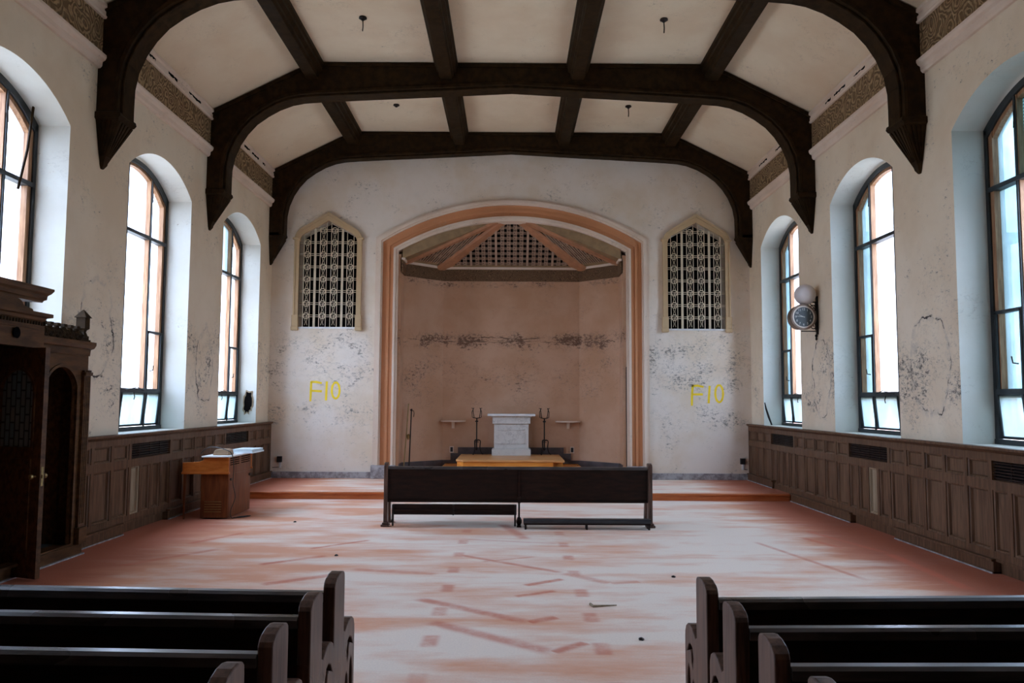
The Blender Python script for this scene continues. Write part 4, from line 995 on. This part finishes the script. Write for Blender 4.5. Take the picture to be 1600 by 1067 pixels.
# organ -------------------------------------------------------------------
og = empty('electric_organ', (-4.3, 12.0, 0), 'small orange-brown wooden organ with slatted back standing by the left wall', 'organ')
m = MB(); m.box(-4.42, -4.03, 11.53, 12.50, .02, .64)
pbuild(m, 'lower_cabinet', M_organ, og, bevel=.004)
m = MB(); P = [(-4.68, .665), (-4.68, .80), (-4.45, .815), (-4.38, .84), (-4.38, .88), (-4.02, .88), (-4.02, .665)]
for y0, y1 in ((11.495, 11.53), (12.50, 12.53)):
    m = MB(); m.loft([(x, y0, z) for x, z in P], [(x, y1, z) for x, z in P]); m.box(-4.69, -4.01, y0-.01, y1+.01, .64, .67); pbuild(m, 'side_cheek', M_organs, og, bevel=.004)
m = MB(); m.box(-4.68, -4.03, 11.53, 12.50, .64, .69); m.box(-4.06, -4.025, 11.53, 12.50, .64, .88); m.box(-4.38, -4.36, 11.53, 12.50, .69, .88); pbuild(m, 'upper_cabinet', M_organ, og)
m = MB(); m.box(-4.40, -4.00, 11.46, 12.56, .88, .90); pbuild(m, 'top_board', M_dust, og, bevel=.004)
m = MB(); m.box(-4.64, -4.40, 11.55, 12.48, .69, .72); m.box(-4.52, -4.40, 11.55, 12.48, .72, .76); pbuild(m, 'keyboard', M_white, og)
m = MB()
for k_ in range(5):
    z = .10+.035*k_; m.box(-4.36, -4.12, 11.526, 11.532, z, z+.012)
pbuild(m, 'end_vent_slots', M_brass, og)
for zz, a, b in [(z_, *q_) for z_ in (.11, .76) for q_ in ((11.58, 11.95), (12.05, 12.42))]:
    m = MB()
    for k_ in range(4):
        if True: m.box(-4.031 if zz < .5 else -4.026, -4.026 if zz < .5 else -4.021, a, b, zz+.03*k_, zz+.012+.03*k_)
    pbuild(m, 'back_vent_slots', M_black, og)
m = MB(); m.box(-4.032, -4.024, 11.545, 12.49, .03, .63); pbuild(m, 'back_panel', M_organ, og, bevel=.003)
for y in (11.60, 12.42):
    m = MB(); m.cyl((-4.024, y, .56), (-4.005, y, .56), .02, .02, 10); pbuild(m, 'panel_knob', M_blackp, og)
for y in (11.53, 12.48):
    m = MB(); m.loops([[(-4.65+a*k_, y+b*k_, z) for a, b in ((-.018, -.018), (.018, -.018), (.018, .018), (-.018, .018))] for k_, z in ((.55, .0), (.65, .1), (1., .64))]); pbuild(m, 'leg', M_organ, og)
m = MB(); pts = [(-4.50, 11.70, .92), (-4.42, 11.66, .985), (-4.28, 11.60, 1.02), (-4.10, 11.55, .99), (-3.99, 11.52, .93), (-3.965, 11.55, .75), (-3.985, 11.60, .5), (-3.955, 11.62, .3), (-4.00, 11.58, .12), (-3.99, 11.60, .012), (-3.93, 11.75, .01), (-3.80, 11.85, .01), (-3.86, 11.70, .01), (-3.98, 11.64, .01)]
def cr_(P, k_=6):
    P = [Vector(p) for p in P]; out = []
    for i in range(len(P)-1):
        a, b, c, d = P[max(i-1, 0)], P[i], P[i+1], P[min(i+2, len(P)-1)]
        for j in range(k_):
            t = j/k_; out.append(.5*((2*b)+(c-a)*t+(2*a-5*b+4*c-d)*t*t+(3*b-a-3*c+d)*t*t*t))
    out.append(P[-1]); return out
m.tube([(p.x, p.y, max(p.z, .007)) for p in cr_(pts)], .006, 6); tag(m.build('power_cable', M_blackp, smooth=True), 'thin black cable looping over the organ and down its back', 'cable')
m = MB(); P = [(-4.30, .901), (-4.28, .965), (-4.25, .985), (-4.13, .99), (-4.08, .97), (-4.07, .901)]
m.loft([(x, 11.62, z) for x, z in P], [(x, 11.84, z) for x, z in P]); tag(m.build('cardboard_box', M_card, bevel=.01), 'small crumpled brown box lying on top of the organ', 'box')
m = MB(); m.box(-4.20, -3.86, 12.05, 12.60, .901, .925)
for k_ in range(6): m.box(-4.19+.002*k_, -3.875+.002*k_, 12.06+.003*k_, 12.59-.004*k_, .925+.006*k_, .929+.006*k_)
tag(m.build('stack_of_sheet_music', M_paper), 'pale blue stack of papers overhanging the back edge of the organ top', 'papers')

# clock ---------------------------------------------------------------------
ck = empty('wall_clock', (4.97, 12.8, 3.07), 'round black-faced clock on a scrolled iron bracket on the right wall', 'clock')
cxx, cz, cy = 4.705, 3.075, 12.70
m = MB(); m.lathe([(.19, .20), (.20, .19), (.20, .02), (.21, .01), (.205, .0), (.175, .0), (.170, .012)], (cxx, cy, cz), 40, 'y'); pbuild(m, 'clock_case', plain('brass_brown_case', (.16, .10, .07), .35, .5, .2), ck, smooth=False)
m = MB(); m.lathe([(.178, -.004), (.178, .006), (.158, .006), (.158, -.004), (.178, -.004)], (cxx, cy, cz), 40, 'y', False); pbuild(m, 'bezel', plain('pale_bezel', (.55, .47, .40), .4, .3, .1), ck)
m = MB(); m.lathe([(.001, .004), (.16, .004), (.16, .010), (.001, .010)], (cxx, cy, cz), 40, 'y'); pbuild(m, 'dial', plain('black_dial', (.02, .03, .035), .3, 0, .2), ck)
m = MB()
for i in range(12):
    a = math.pi/2-2*math.pi*(i+1)/12
    cu = bpy.data.curves.new('numeral', 'FONT'); cu.body = str(i+1); cu.size = .052; cu.align_x = 'CENTER'; cu.align_y = 'CENTER'; cu.extrude = .001
    to = bpy.data.objects.new('numeral', cu); C.objects.link(to)
    bpy.context.view_layer.update()
    me = bpy.data.meshes.new_from_object(to.evaluated_get(bpy.context.evaluated_depsgraph_get()))
    me.transform(Matrix.Translation((cxx+.123*math.cos(a), cy+.002, cz+.123*math.sin(a))) @ Matrix.Rotation(math.pi/2, 4, 'X')); m.bm.from_mesh(me)
    bpy.data.objects.remove(to); bpy.data.curves.remove(cu); bpy.data.meshes.remove(me)
M_num = plain('numeral_paint', (.62, .62, .58), .5)
pbuild(m, 'numerals', M_num, ck, weld=False)
for nm, ang, L_, w_ in (('hour_hand', math.pi/2-2*math.pi*9.78/12, .085, .006), ('minute_hand', math.pi/2-2*math.pi*46/60, .125, .005)):
    d = Vector((math.cos(ang), 0, math.sin(ang))); pz = Vector((-d.z, 0, d.x))*w_; c0 = Vector((cxx, cy-.001, cz)); yv = Vector((0, .003, 0))
    m = MB(); m.loft([c0-d*.02-pz, c0+d*L_-pz*.4, c0+d*L_+pz*.4, c0-d*.02+pz], [c0-d*.02-pz-yv, c0+d*L_-pz*.4-yv, c0+d*L_+pz*.4-yv, c0-d*.02+pz-yv]); pbuild(m, nm, M_num, ck)
m = MB(); m.box(4.945, 4.968, 12.77, 12.83, 2.80, 3.42); m.box(4.70, 4.95, 12.79, 12.81, 3.315, 3.335); m.box(4.70, 4.95, 12.79, 12.81, 2.845, 2.86); m.lathe([(.001, -.10), (.02, -.08), (.014, -.05), (.025, -.02), (.02, 0)], (4.94, 12.8, 2.80), 8)
for zz, sg in ((3.24, 1), (2.93, -1)):
    pts = [(4.89+.045*math.cos(t)*(1-t/9), 12.8, zz+sg*.045*math.sin(t)*(1-t/9)) for t in [i*.45 for i in range(16)]]
    m.tube(pts, .008, 6); m.tube([(4.94, 12.8, zz-sg*.10), (4.90, 12.8, zz-sg*.07), (4.935, 12.8, zz-sg*.02)], .008, 6); m.box(4.925, 4.94, 12.79, 12.81, zz-.06, zz+.08)
m.tube([(4.80, 12.8, 3.33), (4.86, 12.8, 3.29), (4.94, 12.8, 3.20)], .007, 6)
pbuild(m, 'iron_bracket', M_iron, ck)
gl = empty('globe_lamp', (4.77, 12.8, 3.27), 'unlit frosted globe lamp sitting above the round clock on the right wall', 'lamp')
m = MB(); n1 = 14; m.lathe([(max(.168*math.sin(math.pi*i/n1), .001), -.168*math.cos(math.pi*i/n1)) for i in range(n1+1)], (4.77, 12.8, 3.445), 28); pbuild(m, 'glass_globe', M_globe, gl, smooth=True)
m = MB(); m.lathe([(.05, 0), (.055, .012), (.045, .03), (.07, .04)], (4.77, 12.8, 3.262), 16); pbuild(m, 'globe_holder', M_iron, gl)

# graffiti ------------------------------------------------------------------
def stroke(m, P, wd=.042):
    P = [Vector((x, z)) for x, z in P]; A, B = [], []
    for i, p in enumerate(P):
        t = (P[min(i+1, len(P)-1)]-P[max(i-1, 0)]).normalized(); nrm = Vector((-t.y, t.x)); ww = wd*(.5+.06*math.sin(i*2.1))
        A.append(tuple(p+nrm*ww)); B.append(tuple(p-nrm*ww))
    m.strip(A, B, lambda p: (p[0], YB-.003, p[1]), lambda p: (p[0], YB-.0005, p[1]))
def ell(cx, cz, rx, rz, n=26, tw=0): return [(cx+rx*math.sin(2*math.pi*i/n), cz+rz*math.cos(2*math.pi*i/n)) for i in range(n+1)]
for lab, SS in (('yellow spray-painted F10 on the white altar wall below the left grille', [[(-4.095, 2.09), (-4.10, 1.882), (-4.105, 1.68)], [(-4.10, 2.078), (-3.989, 2.077), (-3.877, 2.054)], [(-4.096, 1.899), (-3.873, 1.887)], [(-3.775, 2.09), (-3.785, 1.70)], ell(-3.589, 1.906, .080, .165)]),
                ('yellow spray-painted F10 on the white altar wall below the right grille', [[(3.764, 2.055), (3.746, 1.852), (3.739, 1.63)], [(3.744, 2.034), (3.86, 2.04), (3.986, 2.016)], [(3.752, 1.862), (3.969, 1.863)], [(4.11, 2.04), (4.085, 1.68)], ell(4.305, 1.879, .080, .175)])):
    m = MB()
    for S in SS: stroke(m, S)
    tag(m.build('spray_painted_graffiti', M_yellow, weld=False), lab, 'graffiti', 'yellow F10 graffiti')
for x, lab in ((-4.70, 'black outlet box low on the altar wall in the left corner'), (4.76, 'black outlet box low on the altar wall in the right corner')):
    r = empty('outlet_box', (x, YB, .48), lab, 'outlet box', 'outlet boxes low on the altar wall')
    m = MB(); m.box(x-.05, x+.05, YB-.05, YB-.001, .44, .56); pbuild(m, 'box_body', M_blackp, r, bevel=.004)
    m = MB(); m.box(x-.012, x+.03, YB-.02, YB-.001, .33, .44); pbuild(m, 'conduit', M_white, r)
    m = MB(); m.tube([(x, YB-.008, .34), (x-(.15 if x < 0 else -.1), YB-.008, .33)], .006, 6); pbuild(m, 'wire', M_blackp, r)
# bent strip at the far right window
m = MB(); m.tube([(5.06, 15.45, 1.27), (5.02, 15.50, 1.42), (4.99, 15.56, 1.58), (4.98, 15.60, 1.70)], [.014, .02, .018, .01], 6); tag(m.build('peeled_metal_strip', M_iron), 'curled dark strip sticking up from the sill of the far right window', 'metal strip')
# floor debris
for i, (x, y, lab) in enumerate(((.70, 6.75, 'curled orange-brown splinter lying on the carpet in front of the pews, right of centre'), (.95, 5.85, 'dark chip on the pale carpet just ahead of the right pew end'), (-3.0, 11.3, 'tiny black lump on the carpet in front of the organ'), (-1.9, 8.9, 'small dark crumb on the carpet between organ and pews'), (1.6, 7.9, 'small dark flake on the right side of the pale carpet'))):
    m = MB(); a = random.uniform(0, 3); L_ = .10 if i == 0 else .022
    if i == 0: m.tube([(x-.02, y+.06, .012), (x, y, .008), (x+.08, y+.02, .008), (x+.20, y+.05, .006)], [.012, .012, .008, .004], 6)
    else: m.loops([[(x+L_*k_*math.cos(q), y+L_*k_*1.3*math.sin(q), z) for q in [j*1.2566 for j in range(5)]] for k_, z in ((1, .001), (.9, .010), (.4, .016))])
    tag(m.build('wood_splinter' if i == 0 else 'plaster_crumb', M_bare if i == 0 else M_iron), lab, 'debris')
# brick building outside the far right window
nb = empty('neighbouring_building', (11, 29, 0), 'pale brick building seen faintly through the far right window', 'building')
m = MB(); m.box(9, 14, 22, 42, -2, 6.2); pbuild(m, 'brick_walls', M_brick, nb)
m = MB(); m.box(8.8, 14.2, 21.8, 42.2, 6.2, 6.45); pbuild(m, 'roof_edge', M_stone, nb)
for k_ in range(5):
    m = MB(); m.box(8.98, 9.02, 23+3.5*k_, 24+3.5*k_, 2.2, 4.0); pbuild(m, 'window_opening', M_black, nb)
